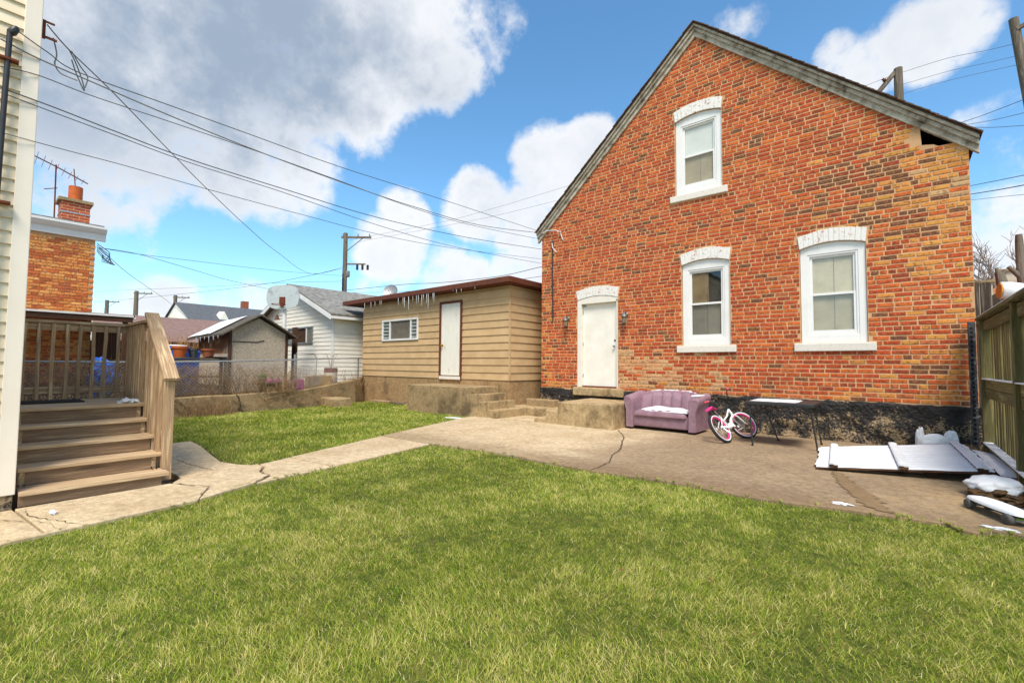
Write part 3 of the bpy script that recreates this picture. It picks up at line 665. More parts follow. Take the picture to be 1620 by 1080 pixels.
# rake boards, roof
def rake(side):
    xe = XA-.11 if side < 0 else XB+.11
    ext = lambda dx: (xe, ZA-abs(xe-XM)*SL)
    def strip(lo, hi, y0, y1, nm, mat):
        m_ = MB(); n = 26; 
        for i in range(n):
            pass
        a = (XM, ZA+lo); b = (xe, ZA-abs(xe-XM)*SL+lo); c = (xe, ZA-abs(xe-XM)*SL+hi); d = (XM, ZA+hi)
        # subdivided so the weathered edge can wander
        P0 = [(a[0]+(b[0]-a[0])*i/n, a[1]+(b[1]-a[1])*i/n+(random.uniform(-.006, .006) if 0 < i < n and lo < .05 else 0)) for i in range(n+1)]
        P1 = [(d[0]+(c[0]-d[0])*i/n, d[1]+(c[1]-d[1])*i/n) for i in range(n+1)]
        m_.prism(P0+P1[::-1], 'y', y0, y1); return m_.build(nm, mat, house)
    strip(-.055, .070, YD-.045, YD+.03, 'frieze_board', 'rake_paint')
    strip(.062, .135, YD-.085, YD+.03, 'rake_board', 'rake_paint')
    strip(.132, .150, YD-.070, YD+.03, 'fillet', 'rake_paint')
    strip(.147, .205, YD-.125, YD+.03, 'crown_moulding', 'rake_paint')
    rf = strip(.201, .226, YD-.14, YB+.2, 'roof', 'shingle')
    # shingle ends along the verge
    Lr = math.hypot(xe-XM, abs(xe-XM)*SL); n = int(Lr/.135)
    ux, uz = (xe-XM)/Lr, -abs(xe-XM)*SL/Lr; nx_, nz_ = -uz*(1 if side > 0 else -1), abs(ux)
    nx_, nz_ = (abs(uz) if side > 0 else -abs(uz)), abs(ux)
    for i in range(n):
        s0 = i*.135-.01; s1 = s0+.30; h0, h1 = .012, .034+random.uniform(-.006, .012)
        p = lambda s, h: (XM+ux*s+nx_*h, ZA+.226+uz*s+nz_*h)
        o_ = MB().prism([p(s0, h0), p(min(s1, Lr+.02), .004), p(min(s1, Lr+.02), .026), p(s0, h1)] if False else [p(s0, .002), p(min(s1, Lr+.03), .012), p(min(s1, Lr+.03), .030), p(s0, .010)], 'y', YD-.165+random.uniform(-.018, .012), YD+.25).build('shingle', 'shingle', rf)
rake(-1); rake(1)
# near-black sheets added behind the hole keep the gap under the eave black
MB().box(-.2, XB-.03, YD+1.4, YD+1.45, 4.2, 5.4).build('attic_dark_back', 'dark', house)
MB().box(.36, XB-.03, YD+.25, YD+1.4, 4.88, 4.9).build('attic_dark_base', 'dark', house)

# wall lanterns
def lantern(x, z, label):
    r_ = T('wall_lantern', label, 'lantern', (x, YD-.01, z), 'lanterns flanking the door')
    MB().lathe((x, YD-.012, z+.10), [(.055,0),(.055,.012),(.03,.03),(.012,.04)], 14, (0,-1,0)).build('back_plate', 'lamp_metal', r_, smooth=True)
    MB().tube([(x, YD-.04, z+.10), (x, YD-.08, z+.15), (x, YD-.13, z+.15), (x, YD-.135, z+.12)], .011, 8).build('arm', 'lamp_metal', r_, smooth=True)
    MB().lathe((x, YD-.135, z-.12), [(.03,0),(.055,.015),(.055,.02)], 12).build('base_ring', 'lamp_metal', r_, smooth=True)
    MB().lathe((x, YD-.135, z-.10), [(.045,0),(.052,.13)], 12).build('lamp_glass', 'lamp_glass', r_, smooth=True)
    for k in range(6):
        a = k*math.pi/3; MB().tube([(x+.055*math.cos(a), YD-.135+.055*math.sin(a), z-.10), (x+.06*math.cos(a), YD-.135+.06*math.sin(a), z+.035)], .005, 5).build('cage_bar', 'lamp_metal', r_)
    MB().lathe((x, YD-.135, z+.03), [(.07,0),(.075,.012),(.05,.06),(.025,.085),(.012,.10)], 14).build('cap', 'lamp_metal', r_, smooth=True)
M('lamp_metal', srgb(96,92,86), srgb(132,126,118), scale=20, rough=.5, metallic=.4)
M('lamp_glass', srgb(150,128,96), srgb(120,104,80), scale=20, rough=.25)
lantern(-6.50, 2.46, 'grey wall lantern on the brick between the conduit and the white door'); lantern(-4.86, 2.46, 'grey wall lantern on the brick between the white door and the lower window')
cdt = T('conduit', 'thin black conduit down the brick by the left eave', 'conduit', (-6.99, YD, 2.5))
MB().tube([(-7.0, YD-.025, 4.62), (-6.99, YD-.028, 3.6), (-6.97, YD-.026, 2.52)], .017, 8).build('pipe', 'black_metal', cdt, smooth=True)
MB().lathe((-7.0, YD-.03, 4.62), [(.03,-.02),(.04,.03),(.02,.08)], 10).build('weatherhead', 'black_metal', cdt, smooth=True)
for zz in (2.8, 3.5, 4.3): MB().box(-7.03, -6.94, YD-.016, YD-.006, zz, zz+.025).build('strap', 'rust', cdt)
ins = T('cable_anchor', 'white cable end and insulator screwed into the brick under the left eave', 'insulator', (-6.8, YD, 4.9))
MB().lathe((-6.72, YD-.01, 4.86), [(.012,0),(.03,.03),(.018,.05),(.03,.07),(.012,.09)], 10, (0,-1,0)).build('insulator', 'grey_metal', ins, smooth=True)
MB().tube([(-7.33, 9.93, 4.94), (-7.1, 9.92, 4.97), (-6.85, 9.93, 4.94), (-6.72, YD-.06, 4.86), (-6.66, YD-.02, 4.66)], .012, 6).build('cable', 'white_vinyl', ins, smooth=True)
MB().tube([(-7.0, YD-.05, 4.68), (-6.97, YD-.06, 4.5), (-6.86, YD-.02, 4.36)], .011, 6).build('cable', 'white_vinyl', ins, smooth=True)

# concrete stoop at the door and low slabs by the corner
st = T('stoop', 'weathered concrete stoop in front of the white door', 'steps', (-5.1, 9.2, 0))
MB().rbox(-5.75, -4.40, 8.42, 9.86, -.02, .545, .025, 2).jit(.012, 4).build('landing', 'step_concrete', st)
MB().rbox(-6.08, -5.742, 8.43, 9.4, -.02, .33, .02, 2).jit(.01, 5).build('step', 'step_concrete', st)
MB().rbox(-6.42, -6.074, 8.44, 9.3, -.02, .145, .02, 2).jit(.01, 5).build('step', 'step_concrete', st)
s2 = T('slab_steps', 'low broken concrete slabs between the brick house and the tan shed', 'steps', (-7.1, 9.6, 0))
MB().rbox(-7.94, -6.44, 9.33, 9.955, -.02, .265, .03, 2).jit(.02, 4).build('lower_slab', 'step_concrete', s2)
MB().rbox(-7.62, -6.72, 9.66, 9.95, .25, .45, .03, 2).jit(.025, 5).build('upper_slab', 'old_concrete', s2)
# ------------------------------------------------------------------ wood materials
def wood(name, c1, c2, c3, ax, var=.14, bump=.35):
    st_ = {'x': (.35,7,7), 'y': (7,.35,7), 'z': (7,7,.35)}[ax]
    M(name, c1, c2, c3, scale=4.5, stretch=st_, var=var, rough=.85, bump=bump, bscale=9, lo=.3, hi=.7, knots={'x': (.9,5,5), 'y': (5,.9,5), 'z': (5,5,.9)}[ax])
W1, W2, W3 = srgb(194,164,126), srgb(224,196,156), srgb(156,126,96)
for a in 'xyz': wood('deck_wood_'+a, W1, W2, W3, a)
wood('tread_wood_lit', srgb(206,178,140), srgb(228,202,166), srgb(176,146,112), 'y', .08)  # treads and landing boards: top light painted in as a paler wood
wood('riser_wood_shaded', srgb(150,122,94), srgb(176,148,114), srgb(122,96,74), 'y', .10)  # risers: shade of the upright faces painted in as a darker wood
M('deck_wood_slope', W1, W2, W3, scale=4.5, stretch=(.5,8,.5), rough=.85, bump=.3, bscale=9, lo=.3, hi=.7)
G1, G2, G3 = srgb(116,110,60), srgb(152,140,90), srgb(92,84,52)
for a in 'xyz': wood('green_wood_'+a, G1, G2, G3, a, var=.2)
B1, B2, B3 = srgb(92,84,74), srgb(132,122,108), srgb(70,62,54)
for a in 'xyz': wood('grey_wood_'+a, B1, B2, B3, a, var=.15)
D1, D2, D3 = srgb(88,58,38), srgb(116,78,50), srgb(66,44,32)
for a in 'xyz': wood('brown_wood_'+a, D1, D2, D3, a, var=.2)

# ------------------------------------------------------------------ wooden porch steps
dk = T('porch_stairs', 'weathered wooden porch stairs with landing and railing', 'stairs', (-7.2, .9, 0))
Y0, Y1 = .335, 1.40; TR = [(-6.06,.165),(-6.335,.335),(-6.61,.505),(-6.885,.675)]
for i, (x, z) in enumerate(TR):
    MB().box(x-.30, x-.150, Y0, Y1+.03, z-.036, z).build('tread', 'tread_wood_lit', dk, bevel=.006)
    MB().box(x-.146, x, Y0, Y1+.05, z-.038, z).build('tread', 'tread_wood_lit', dk, bevel=.006)
    MB().box(x-.055, x-.028, Y0, Y1-.01, (.03 if i == 0 else TR[i-1][1]+.002), z-.039).build('riser', 'riser_wood_shaded', dk, bevel=.003)
MB().box(-7.19, -7.163, Y0, Y1-.01, TR[3][1]+.002, .802).build('riser', 'riser_wood_shaded', dk, bevel=.003)
for k in range(9):
    xa_ = -7.135-.141*k; MB().box(xa_-.135, xa_, Y0, 1.47, .805, .842+(k % 3)*.002).build('deck_board', 'tread_wood_lit', dk, bevel=.005)
for yy in (Y0+.03, Y1-.03):
    MB().prism([(-6.12,.04),(-6.12,.12),(-6.36,.12),(-6.36,.29),(-6.64,.29),(-6.64,.46),(-6.91,.46),(-6.91,.63),(-7.16,.63),(-7.16,.8),(-7.35,.8),(-7.35,.5)], 'y', yy-.019, yy+.019).build('stringer', 'deck_wood_x', dk)
for xx, yy in ((-8.33,.42),(-8.33,1.42),(-7.3,1.42)): MB().box(xx-.044, xx+.044, yy-.044, yy+.044, -.02, .80).build('support_post', 'deck_wood_z', dk)
# posts
MB().box(-6.375, -6.285, 1.432, 1.522, .03, 1.135).build('post', 'deck_wood_z', dk, bevel=.005)
MB().box(-7.245, -7.155, 1.432, 1.522, .5, 1.90).build('post', 'deck_wood_z', dk, bevel=.005)
MB().box(-8.40, -8.31, 1.432, 1.522, .5, 1.83).build('post', 'deck_wood_z', dk, bevel=.005)
MB().box(-8.40, -8.31, -.30, -.21, .5, 1.83).build('post', 'deck_wood_z', dk, bevel=.005)
# sloping hand rail (a flat two-by-six) and side rails
MB().bar((-7.26,1.477,1.965), (-6.235,1.477,1.155), .145, .038).build('handrail', 'deck_wood_slope', dk, bevel=.005)
MB().bar((-7.17,1.46,1.85), (-6.36,1.46,1.21), .036, .088).build('upper_rail', 'deck_wood_x', dk)
MB().bar((-7.17,1.46,.94), (-6.36,1.46,.36), .036, .088).build('lower_rail', 'deck_wood_x', dk)
MB().box(-8.40, -7.17, 1.40, 1.545, 1.842, 1.88).build('cap_rail', 'deck_wood_x', dk, bevel=.005)
MB().box(-8.30, -7.25, 1.44, 1.476, 1.752, 1.838).build('upper_rail', 'deck_wood_x', dk)
MB().box(-8.30, -7.25, 1.44, 1.476, .87, .955).build('lower_rail', 'deck_wood_x', dk)
MB().box(-8.435, -8.29, -.33, 1.40, 1.842, 1.88).build('cap_rail', 'deck_wood_y', dk, bevel=.005)
MB().box(-8.37, -8.335, -.20, 1.43, 1.752, 1.838).build('upper_rail', 'deck_wood_y', dk)
MB().box(-8.37, -8.335, -.20, 1.43, .935, 1.02).build('lower_rail', 'deck_wood_y', dk)
def baluster(p0, p1, ax):
    q = MB(); n = 5; w = .036
    for k in range(n):
        pass
    a, b = Vector(p0), Vector(p1); bow = Vector((random.uniform(-.008,.008), random.uniform(-.010,.010), 0))
    pts = [a.lerp(b, k/n)+bow*math.sin(math.pi*k/n)+Vector((random.uniform(-.003,.003), random.uniform(-.003,.003), 0)) for k in range(n+1)]
    i0 = 0
    for p in pts: q.v += [(p.x-w/2, p.y-w/2, p.z), (p.x+w/2, p.y-w/2, p.z), (p.x+w/2, p.y+w/2, p.z), (p.x-w/2, p.y+w/2, p.z)]
    for k in range(n): q.f += [(k*4+j, k*4+(j+1) % 4, k*4+4+(j+1) % 4, k*4+4+j) for j in range(4)]
    q.f += [(3,2,1,0), tuple(n*4+j for j in range(4))]
    q.build('baluster', 'deck_wood_z', dk)
for k in range(13): y = 1.33-.128*k; baluster((-8.315, y, .86), (-8.315, y, 1.835), 'y')
for k in range(8): x = -7.35-.125*k; baluster((x, 1.421, .80), (x, 1.421, 1.832), 'x')
for k in range(7):
    x = -7.08+.108*k; zt = 1.925-(x+7.26)*.79; baluster((x, 1.421, zt-1.12), (x, 1.421, zt-.02), 'x')
MB().box(-7.24, -7.20, 1.423, 1.431, .86, 1.0).build('metal_bracket', 'galvanised', dk)

mt_ = MB().box(-8.2, -7.75, .40, .95, .846, .858).build('door_mat', 'dark'); tag(mt_, 'dark flat mat lying on the wooden porch landing', 'mat')

# ------------------------------------------------------------------ clapboard house at the left edge
M('cream_vinyl', srgb(224,204,172), srgb(234,216,186), scale=2, rough=.55, var=.04)
M('corner_white', srgb(234,220,202), srgb(240,228,212), scale=1.5, rough=.45)
lh = T('siding_house', 'cream vinyl sided house with wide pale corner trim', 'house', (-6.1, .3, 0))
MB().box(-13.0, -6.135, -7, .30, .0, 5.3).build('wall', 'cream_vinyl', lh)
z = .16
while z < 5.1:
    MB().prism([(-6.134, z), (-6.098, z+.004), (-6.118, z+.122), (-6.134, z+.122)], 'y', -3.2, .205).build('siding_board', 'cream_vinyl', lh); z += .118
MB().prism([(-6.215,.315),(-6.09,.315),(-6.09,.20),(-6.134,.20),(-6.134,.302),(-6.215,.302)], 'z', .15, 5.28).build('corner_board', 'corner_white', lh, bevel=.006)
MB().box(-6.16, -6.105, -3.2, .30, -.05, .149).jit(.006, 9).build('foundation', 'tarred_stone', lh)
MB().box(-13.0, -6.1, -7.0, .30, 5.3, 5.4).build('roof', 'shingle', lh)
ms = T('service_mast', 'black electrical service mast on the cream siding', 'mast', (-6.04, .12, 0))
MB().tube([(-6.05,.115,4.33),(-6.05,.105,3.6),(-6.05,.09,2.2),(-6.05,.075,.4)], .021, 10).build('pipe', 'black_metal', ms, smooth=True)
MB().lathe((-6.05,.12,4.30), [(.024,0),(.032,.02),(.030,.07),(.012,.09)], 12, (.1,.45,1)).build('weatherhead', 'black_metal', ms, smooth=True)
for zz in (4.05, 2.75): MB().box(-6.085, -6.02, .04, .18, zz, zz+.02).build('strap', 'rust', ms)
brk = T('wire_bracket', 'rusty steel wire bracket on the corner trim', 'bracket', (-6.1, .33, 4.5))
MB().box(-6.15, -6.13, .316, .34, 4.42, 4.60).build('plate', 'rust', brk); MB().bar((-6.14,.33,4.59),(-6.14,.40,4.59),.015,.015).build('hook', 'rust', brk); MB().bar((-6.14,.33,4.44),(-6.14,.42,4.44),.018,.018).build('hook', 'rust', brk)
# ------------------------------------------------------------------ tan shed
M('tan_siding', srgb(204,172,128), srgb(188,156,114), scale=2.2, rough=.7, var=.05, bump=.08)
M('brown_trim', srgb(110,62,44), srgb(92,52,38), scale=6, rough=.7)
M('shed_roof', srgb(104,92,84), srgb(140,124,112), scale=8, rough=.9, bump=.3)
M('ice', (.62,.66,.70), (.72,.75,.78), rough=.15, spec=.5)
M('door_worn', srgb(232,228,216), srgb(178,160,130), c3=srgb(226,220,206), scale=5, stretch=(2,2,.6), rough=.7, lo=.5, hi=.8)
SX0, SX1, SY0, SY1, SZ0, SZ1 = -15.1, -7.97, 9.38, 15.5, .92, 3.42
sh = T('tan_shed', 'tan clapboard shed with brown eaves and a worn white door', 'shed', ((SX0+SX1)/2, SY0, 0))
MB().box(SX0+.03, SX1-.03, SY0+.03, SY1, .0, SZ1+.1).build('wall', 'tan_siding', sh)
MB().box(SX0-.01, SX1+.01, SY0-.012, SY1, -.05, SZ0-.01).jit(.006, 3).build('foundation', 'found_concrete', sh)
SDX0, SDX1 = -10.74, -9.86; rows = 12; eh = (SZ1-SZ0)/rows
SW = (-13.85, -11.85, 2.14, 2.87)
for r in range(rows):
    z = SZ0+r*eh; segs = [(SX0, SX1)]
    if z < 3.2: segs = [(SX0, SDX0-.06), (SDX1+.06, SX1)]
    out = []
    for a, b in segs:
        if z+eh > SW[2]+.02 and z < SW[3]-.02 and a < SW[0] and b > SW[1]:
            out += [(a, SW[0]), (SW[1], b)]
            for q0, q1 in ((z, min(z+eh, SW[2])), (max(z, SW[3]), z+eh)):
                if q1-q0 > .03: MB().prism([(SY0-.026, q0), (SY0+.03, q0), (SY0+.03, q1), (SY0-.008, q1)], 'x', SW[0]+.001, SW[1]-.001).build('siding_board', 'tan_siding', sh)
        else: out.append((a, b))
    for a, b in out:
        dz_ = random.uniform(-.003, .003)
        MB().prism([(SY0-.030, z+dz_), (SY0+.03, z+dz_), (SY0+.03, z+eh), (SY0-.008, z+eh+.004)], 'x', a, b).build('siding_board', 'tan_siding', sh)
    MB().prism([(SX1-.03, z), (SX1+.030, z), (SX1+.008, z+eh+.004), (SX1-.03, z+eh)], 'y', SY0+.02, SY1).build('siding_board', 'tan_siding', sh)
MB().box(SX1+.0, SX1+.036, SY0-.034, SY0+.0, SZ0, SZ1).build('corner_trim', 'tan_siding', sh)
# roof: low hipped gable with brown eave and fascia
OV = .30
ev = [(SX0-.9, SY0-OV), (SX1+.22, SY0-OV), (SX1+.22, SY1+OV), (SX0-.9, SY1+OV)]
rf = MB(); z0r = 3.66; rz = 4.35; ym = (SY0+SY1)/2
rf.v = [(ev[0][0], ev[0][1], z0r), (ev[1][0], ev[1][1], z0r), (ev[2][0], ev[2][1], z0r), (ev[3][0], ev[3][1], z0r), (ev[0][0]+1.0, ym, rz), (ev[1][0]-2.6, ym, rz)]
rf.f = [(0,1,5,4), (1,2,5), (2,3,4,5), (3,0,4), (0,3,2,1)]; rf.build('roof', 'shed_roof', sh)
MB().box(ev[0][0]-.02, ev[1][0]+.03, ev[0][1]-.045, ev[0][1]-.001, z0r-.125, z0r+.03).build('gutter', 'brown_trim', sh, bevel=.01)
MB().box(ev[1][0]+.001, ev[1][0]+.045, ev[0][1]-.0, ev[2][1], z0r-.125, z0r+.03).build('gutter', 'brown_trim', sh, bevel=.01)
MB().box(ev[0][0]+.01, ev[1][0]-.01, ev[0][1]+.01, ev[2][1], z0r-.13, z0r-.015).build('soffit', 'brown_trim', sh)
# door
MB().box(SDX0-.06, SDX0+.015, SY0-.05, SY0+.02, SZ0-.02, 3.27).build('door_jamb', 'brown_trim', sh); MB().box(SDX1-.015, SDX1+.06, SY0-.05, SY0+.02, SZ0-.02, 3.27).build('door_jamb', 'brown_trim', sh)
MB().box(SDX0+.015, SDX1-.015, SY0-.049, SY0+.02, 3.20, 3.27).build('door_head', 'brown_trim', sh)
dl = MB().box(SDX0+.017, SDX1-.017, SY0-.028, SY0+.025, SZ0+.10, 3.198).build('door', 'door_worn', sh, bevel=.004)
MB().lathe((SDX0+.10, SY0-.028, 1.93), [(.03,0),(.03,.01),(.014,.02),(.03,.05),(.03,.075),(.01,.085)], 12, (0,-1,0)).build('knob', 'brass', dl, smooth=True) if False else None
MB().box(SDX0-.02, SDX1+.02, SY0-.07, SY0-.01, SZ0-.02, SZ0+.07).build('door_sill', 'old_white', sh)
M('brass', srgb(200,146,52), srgb(150,104,40), scale=20, rough=.4, metallic=.6)
MB().lathe((SDX0+.09, SY0-.030, 1.93), [(.032,0),(.032,.01),(.014,.02),(.034,.05),(.034,.075),(.01,.085)], 12, (0,-1,0)).build('knob', 'brass', dl, smooth=True)
M('louvre', srgb(112,122,118), srgb(146,152,144), scale=4, rough=.25)
# louvred window
x0, x1, z0, z1 = SW
wn = ring(MB(), x0, x1, z0, z1, .06, SY0-.055, SY0+.03).build('window', 'white_vinyl', sh, bevel=.004)
MB().box(x0+.42, x0+.48, SY0-.045, SY0+.03, z0+.06, z1-.06).build('mullion', 'white_vinyl', wn); MB().box(x1-.42, x1-.36, SY0-.045, SY0+.03, z0+.06, z1-.06).build('mullion', 'white_vinyl', wn)
for k in range(5):
    zz = z0+.08+k*.115; MB().quad((x0+.06, SY0-.03, zz), (x0+.42, SY0-.03, zz), (x0+.42, SY0+.015, zz+.105), (x0+.06, SY0+.015, zz+.105)).build('louvre_slat', 'louvre', wn); MB().quad((x1-.36, SY0-.03, zz), (x1-.06, SY0-.03, zz), (x1-.06, SY0+.015, zz+.105), (x1-.36, SY0+.015, zz+.105)).build('louvre_slat', 'louvre', wn)
M('window_board', srgb(120,110,96), srgb(96,90,80), scale=4, rough=.35)
MB().box(x0+.48, x1-.42, SY0-.008, SY0+.02, z0+.06, z1-.06).build('pane', 'window_board', wn)
# icicles
for x in [-14.55,-14.15,-13.9,-13.6,-13.52,-12.55,-12.3,-12.22,-12.0,-11.78,-11.6,-11.5,-11.33,-11.25,-11.1,-11.02,-10.8,-10.75,-9.9,-9.75,-9.55,-9.0]:
    L = random.uniform(.10, .30) if x < -12.7 else random.uniform(.12, .52) if x < -10 else random.uniform(.05, .16)
    MB().lathe((x, SY0-OV-.02, z0r-.10), [(.013,0),(.010,-L*.3),(.006,-L*.7),(.002,-L)], 7).jit(.006, 20).build('icicle', 'ice', sh, smooth=True)
dsh = T('satellite_dish', 'grey satellite dish on the tan shed roof', 'dish', (-14.6, 10.2, 3.8))
MB().lathe((-14.6,10.2,4.05), [(.02,.0),(.18,.03),(.28,.09),(.285,.10),(.18,.045),(.01,.01)], 20, (.55,-.75,.35)).build('dish', 'grey_metal', dsh, smooth=True); MB().tube([(-14.6,10.25,3.7),(-14.6,10.25,4.03)], .02, 8).build('mast', 'grey_metal', dsh)
MB().tube([(-14.6,10.2,3.95),(-14.40,9.93,4.1)], .012, 6).build('feed_arm', 'grey_metal', dsh)
# concrete stair to the shed door
ss = T('shed_steps', 'stained concrete steps leading up to the shed door', 'steps', (-9.5, 8.7, 0))
MB().rbox(-10.86, -8.62, 8.22, 9.36, -.04, .77, .02, 2).jit(.014, 4).build('landing', 'old_concrete', ss)
for k, (a, b, z) in enumerate(((-8.63,-8.30,.765-.0),(-8.31,-7.98,.60),(-7.99,-7.68,.42),(-7.69,-7.40,.24))):
    if k == 0: MB().rbox(-8.66, -8.28, 8.235, 9.30, -.04, .765, .02, 2).jit(.012, 5).build('step', 'old_concrete', ss); continue
    MB().rbox(a-.03, b, 8.23+.01*k, 9.28, -.04, z, .02, 2).jit(.014, 5).build('step', 'step_concrete', ss)
# litter strip by the shed footing
for k, (x, y, w, d, h, mt) in enumerate(((-14.0,9.0,.9,.25,.10,'old_concrete'),(-13.0,9.12,.7,.2,.06,'grey_wood_x'),(-12.2,9.1,.5,.2,.05,'old_concrete'))):
    lab = ('broken concrete slab lying at the left end of the shed footing', 'loose grey board lying along the shed footing', 'small concrete chunk by the shed footing near the steps')[k]
    o = MB().rbox(x, x+w, y, y+d, -.02, h, .015, 2).jit(.02, 5).build(('concrete_slab','loose_board','concrete_chunk')[k], mt); tag(o, lab, ('slab','board','rubble')[k])
# ------------------------------------------------------------------ loveseat
M('mauve', srgb(132,102,114), srgb(160,130,138), scale=6, rough=.95, bump=.6, bscale=16, spec=.1, lo=.3, hi=.75)
sf = T('loveseat', 'mauve upholstered loveseat with snow on its seat', 'sofa', (-3.64, 9.3, .04))
FX0, FX1, FY0, FY1 = -4.36, -2.92, 8.90, 9.68; z0 = .04
MB().rbox(FX0+.14, FX1-.14, FY0+.05, FY1-.06, z0+.07, z0+.32, .03).build('base', 'mauve', sf, smooth=True)
cu = MB(); nx, ny = 24, 14
for s_ in (0, 1):
    for j in range(ny+1):
        for i in range(nx+1):
            u, v = i/nx, j/ny; x = FX0+.20+(FX1-FX0-.40)*u; y = FY0+.0+(FY1-FY0-.22)*v
            e = (1-(2*u-1)**8)*(1-(2*v-1)**8); q = mnoise.noise(Vector((x*6, y*9, 2)))*.012
            cu.v.append((x, y, (z0+.36+.075*e**.6+q) if s_ else z0+.30))
n = (nx+1)*(ny+1)
for j in range(ny):
    for i in range(nx): a = j*(nx+1)+i; cu.f += [(n+a, n+a+1, n+a+nx+2, n+a+nx+1)]
bd = [i for i in range(nx+1)]+[(j+1)*(nx+1)-1 for j in range(1, ny+1)]+[ny*(nx+1)+i for i in range(nx-1, -1, -1)]+[j*(nx+1) for j in range(ny-1, 0, -1)]
for k in range(len(bd)): a, b = bd[k], bd[(k+1) % len(bd)]; cu.f.append((a, b, n+b, n+a))
cu.build('seat_cushion', 'mauve', sf, smooth=True)
# skirt folds under the cushion
MB().rbox(FX0+.19, FX1-.19, FY0+.005, FY0+.09, z0+.27, z0+.345, .03).jit(.012, 14).build('cushion_roll', 'mauve', sf, smooth=True)
# channelled back: five upright panels, the outer ones curving forward, top edge bowed
npan = 6
for k in range(npan):
    u0, u1 = k/npan, (k+1)/npan; p_ = MB(); nn, hh = 8, 10
    for j in range(hh+1):
        for i in range(nn+1):
            u = u0+(u1-u0)*i/nn; c = 2*u-1; x = FX0+.10+(FX1-FX0-.20)*u
            top = z0+.755-.09*abs(c)**3.2; zz = z0+.28+(top-z0-.28)*j/hh; t_ = i/nn
            bul = .035*math.sin(math.pi*t_)**.5; roll = .05*max(0, (j/hh-.8)/.2)**2
            y = FY1-.20-.16*abs(c)**4-bul+.10*(j/hh)+roll-.0
            p_.v.append((x, y, zz))
    for j in range(hh):
        for i in range(nn): a = j*(nn+1)+i; p_.f.append((a, a+1, a+nn+2, a+nn+1))
    p_.jit(.005, 12).build('back_channel', 'mauve', sf, smooth=True)
bs = MB(); L = []
for u in np.linspace(0, 1, 25):
    c = 2*u-1; x = FX0+.06+(FX1-FX0-.12)*u; L.append((x, FY1-.16*abs(c)**4-.03, z0+.745-.09*abs(c)**3.2))
bs.tube(L, .055, 10); bs.build('top_roll', 'mauve', sf, smooth=True)
bb = MB()
for k in range(24):
    a, b = L[k], L[k+1]; bb.quad((a[0], a[1]+.05, z0+.06), (b[0], b[1]+.05, z0+.06), (b[0], b[1]+.05, b[2]), (a[0], a[1]+.05, a[2]))
bb.build('back_panel', 'mauve', sf, smooth=True)
for sgn, xe in ((-1, FX0), (1, FX1)):
    am = MB(); prof = [(0,.05),(.0,.42),(-.03,.52),(-.055,.60),(-.05,.66),(-.01,.69),(.05,.695),(.10,.68),(.145,.63),(.15,.56),(.15,.05)]
    secs = []
    for y, dzz in ((FY0-.005,-.10),(FY0+.015,-.02),(FY0+.06,0),(FY0+.35,.03),(FY1-.2,.06),(FY1-.02,.07)):
        k_ = .86 if y < FY0 else .96 if y < FY0+.03 else 1
        secs.append([(xe-sgn*(.06+(px_-.06)*k_), y, z0+(.05+(pz-.05)*(1-(1-k_)*.35))+(dzz if (pz > .4 and dzz > 0) else 0)) for px_, pz in prof])
    m_ = len(prof)
    for s_ in secs: am.v += s_
    for k in range(len(secs)-1): am.f += [(k*m_+j, k*m_+(j+1) % m_, (k+1)*m_+(j+1) % m_, (k+1)*m_+j) for j in range(m_)]
    am.f += [tuple(range(m_)), tuple((len(secs)-1)*m_+j for j in range(m_-1, -1, -1))]
    am.jit(.008, 11).build('arm', 'mauve', sf, smooth=True)
for x in (FX0+.1, FX1-.1):
    for y in (FY0+.08, FY1-.1): MB().lathe((x, y, z0+.0), [(.018,0),(.028,.075)], 8).build('leg', 'brown_wood_z', sf)
sn = MB(); nx, ny = 28, 14
for j in range(ny+1):
    for i in range(nx+1):
        u, v = i/nx, j/ny; x = FX0+.24+(FX1-FX0-.42)*u; y = FY0+.02+(FY1-FY0-.28)*v; q = mnoise.fractal(Vector((x*4, y*5, 7)), 1, 2, 4)
        e = min(1, 5*min(u, 1-u, v*1.4+.02, 1-v)); sn.v.append((x+q*.04, y+q*.03, z0+.437+.028*e+.014*q*e-.045*(1-e)))
for j in range(ny):
    for i in range(nx): a = j*(nx+1)+i; sn.f.append((a, a+1, a+nx+2, a+nx+1))
sn.build('snow_cover', 'snow', sf, smooth=True)
MB().tube([(x, y-.005, z+.035) for x, y, z in L[3:22]], [.012+.016*abs(math.sin(k*1.3)) for k in range(19)], 8).jit(.01, 12).build('snow_cover', 'snow', sf, smooth=True)
MB().rbox(FX1-.16, FX1+.02, FY0+.16, FY0+.52, z0+.70, z0+.745, .02).jit(.02, 9).build('snow_cover', 'snow', sf, smooth=True)

# ------------------------------------------------------------------ child's bicycle leaning on the loveseat
M('bike_white', (.78,.77,.76), (.72,.71,.70), rough=.35, scale=6); M('bike_pink', srgb(226,40,130), srgb(236,70,150), rough=.5, scale=6); M('tyre', (.02,.02,.02), (.03,.03,.03), rough=.85, bump=.2, bscale=60); M('white_wall', (.74,.73,.72), (.66,.65,.63), rough=.6); M('chrome', (.6,.6,.6), (.5,.48,.45), rough=.3, metallic=.9); M('grip_red', srgb(206,60,70), srgb(220,84,96), rough=.6)
M('chain_rust', srgb(120,70,40), srgb(90,58,38), scale=40, rough=.7, metallic=.3)
bk = T('bicycle', "white and pink child's bicycle leaning against the loveseat arm", 'bicycle', (-2.3, 8.8, .045))
hd_ = Vector((.20, .98, 0)).normalized(); lean = R(-33)
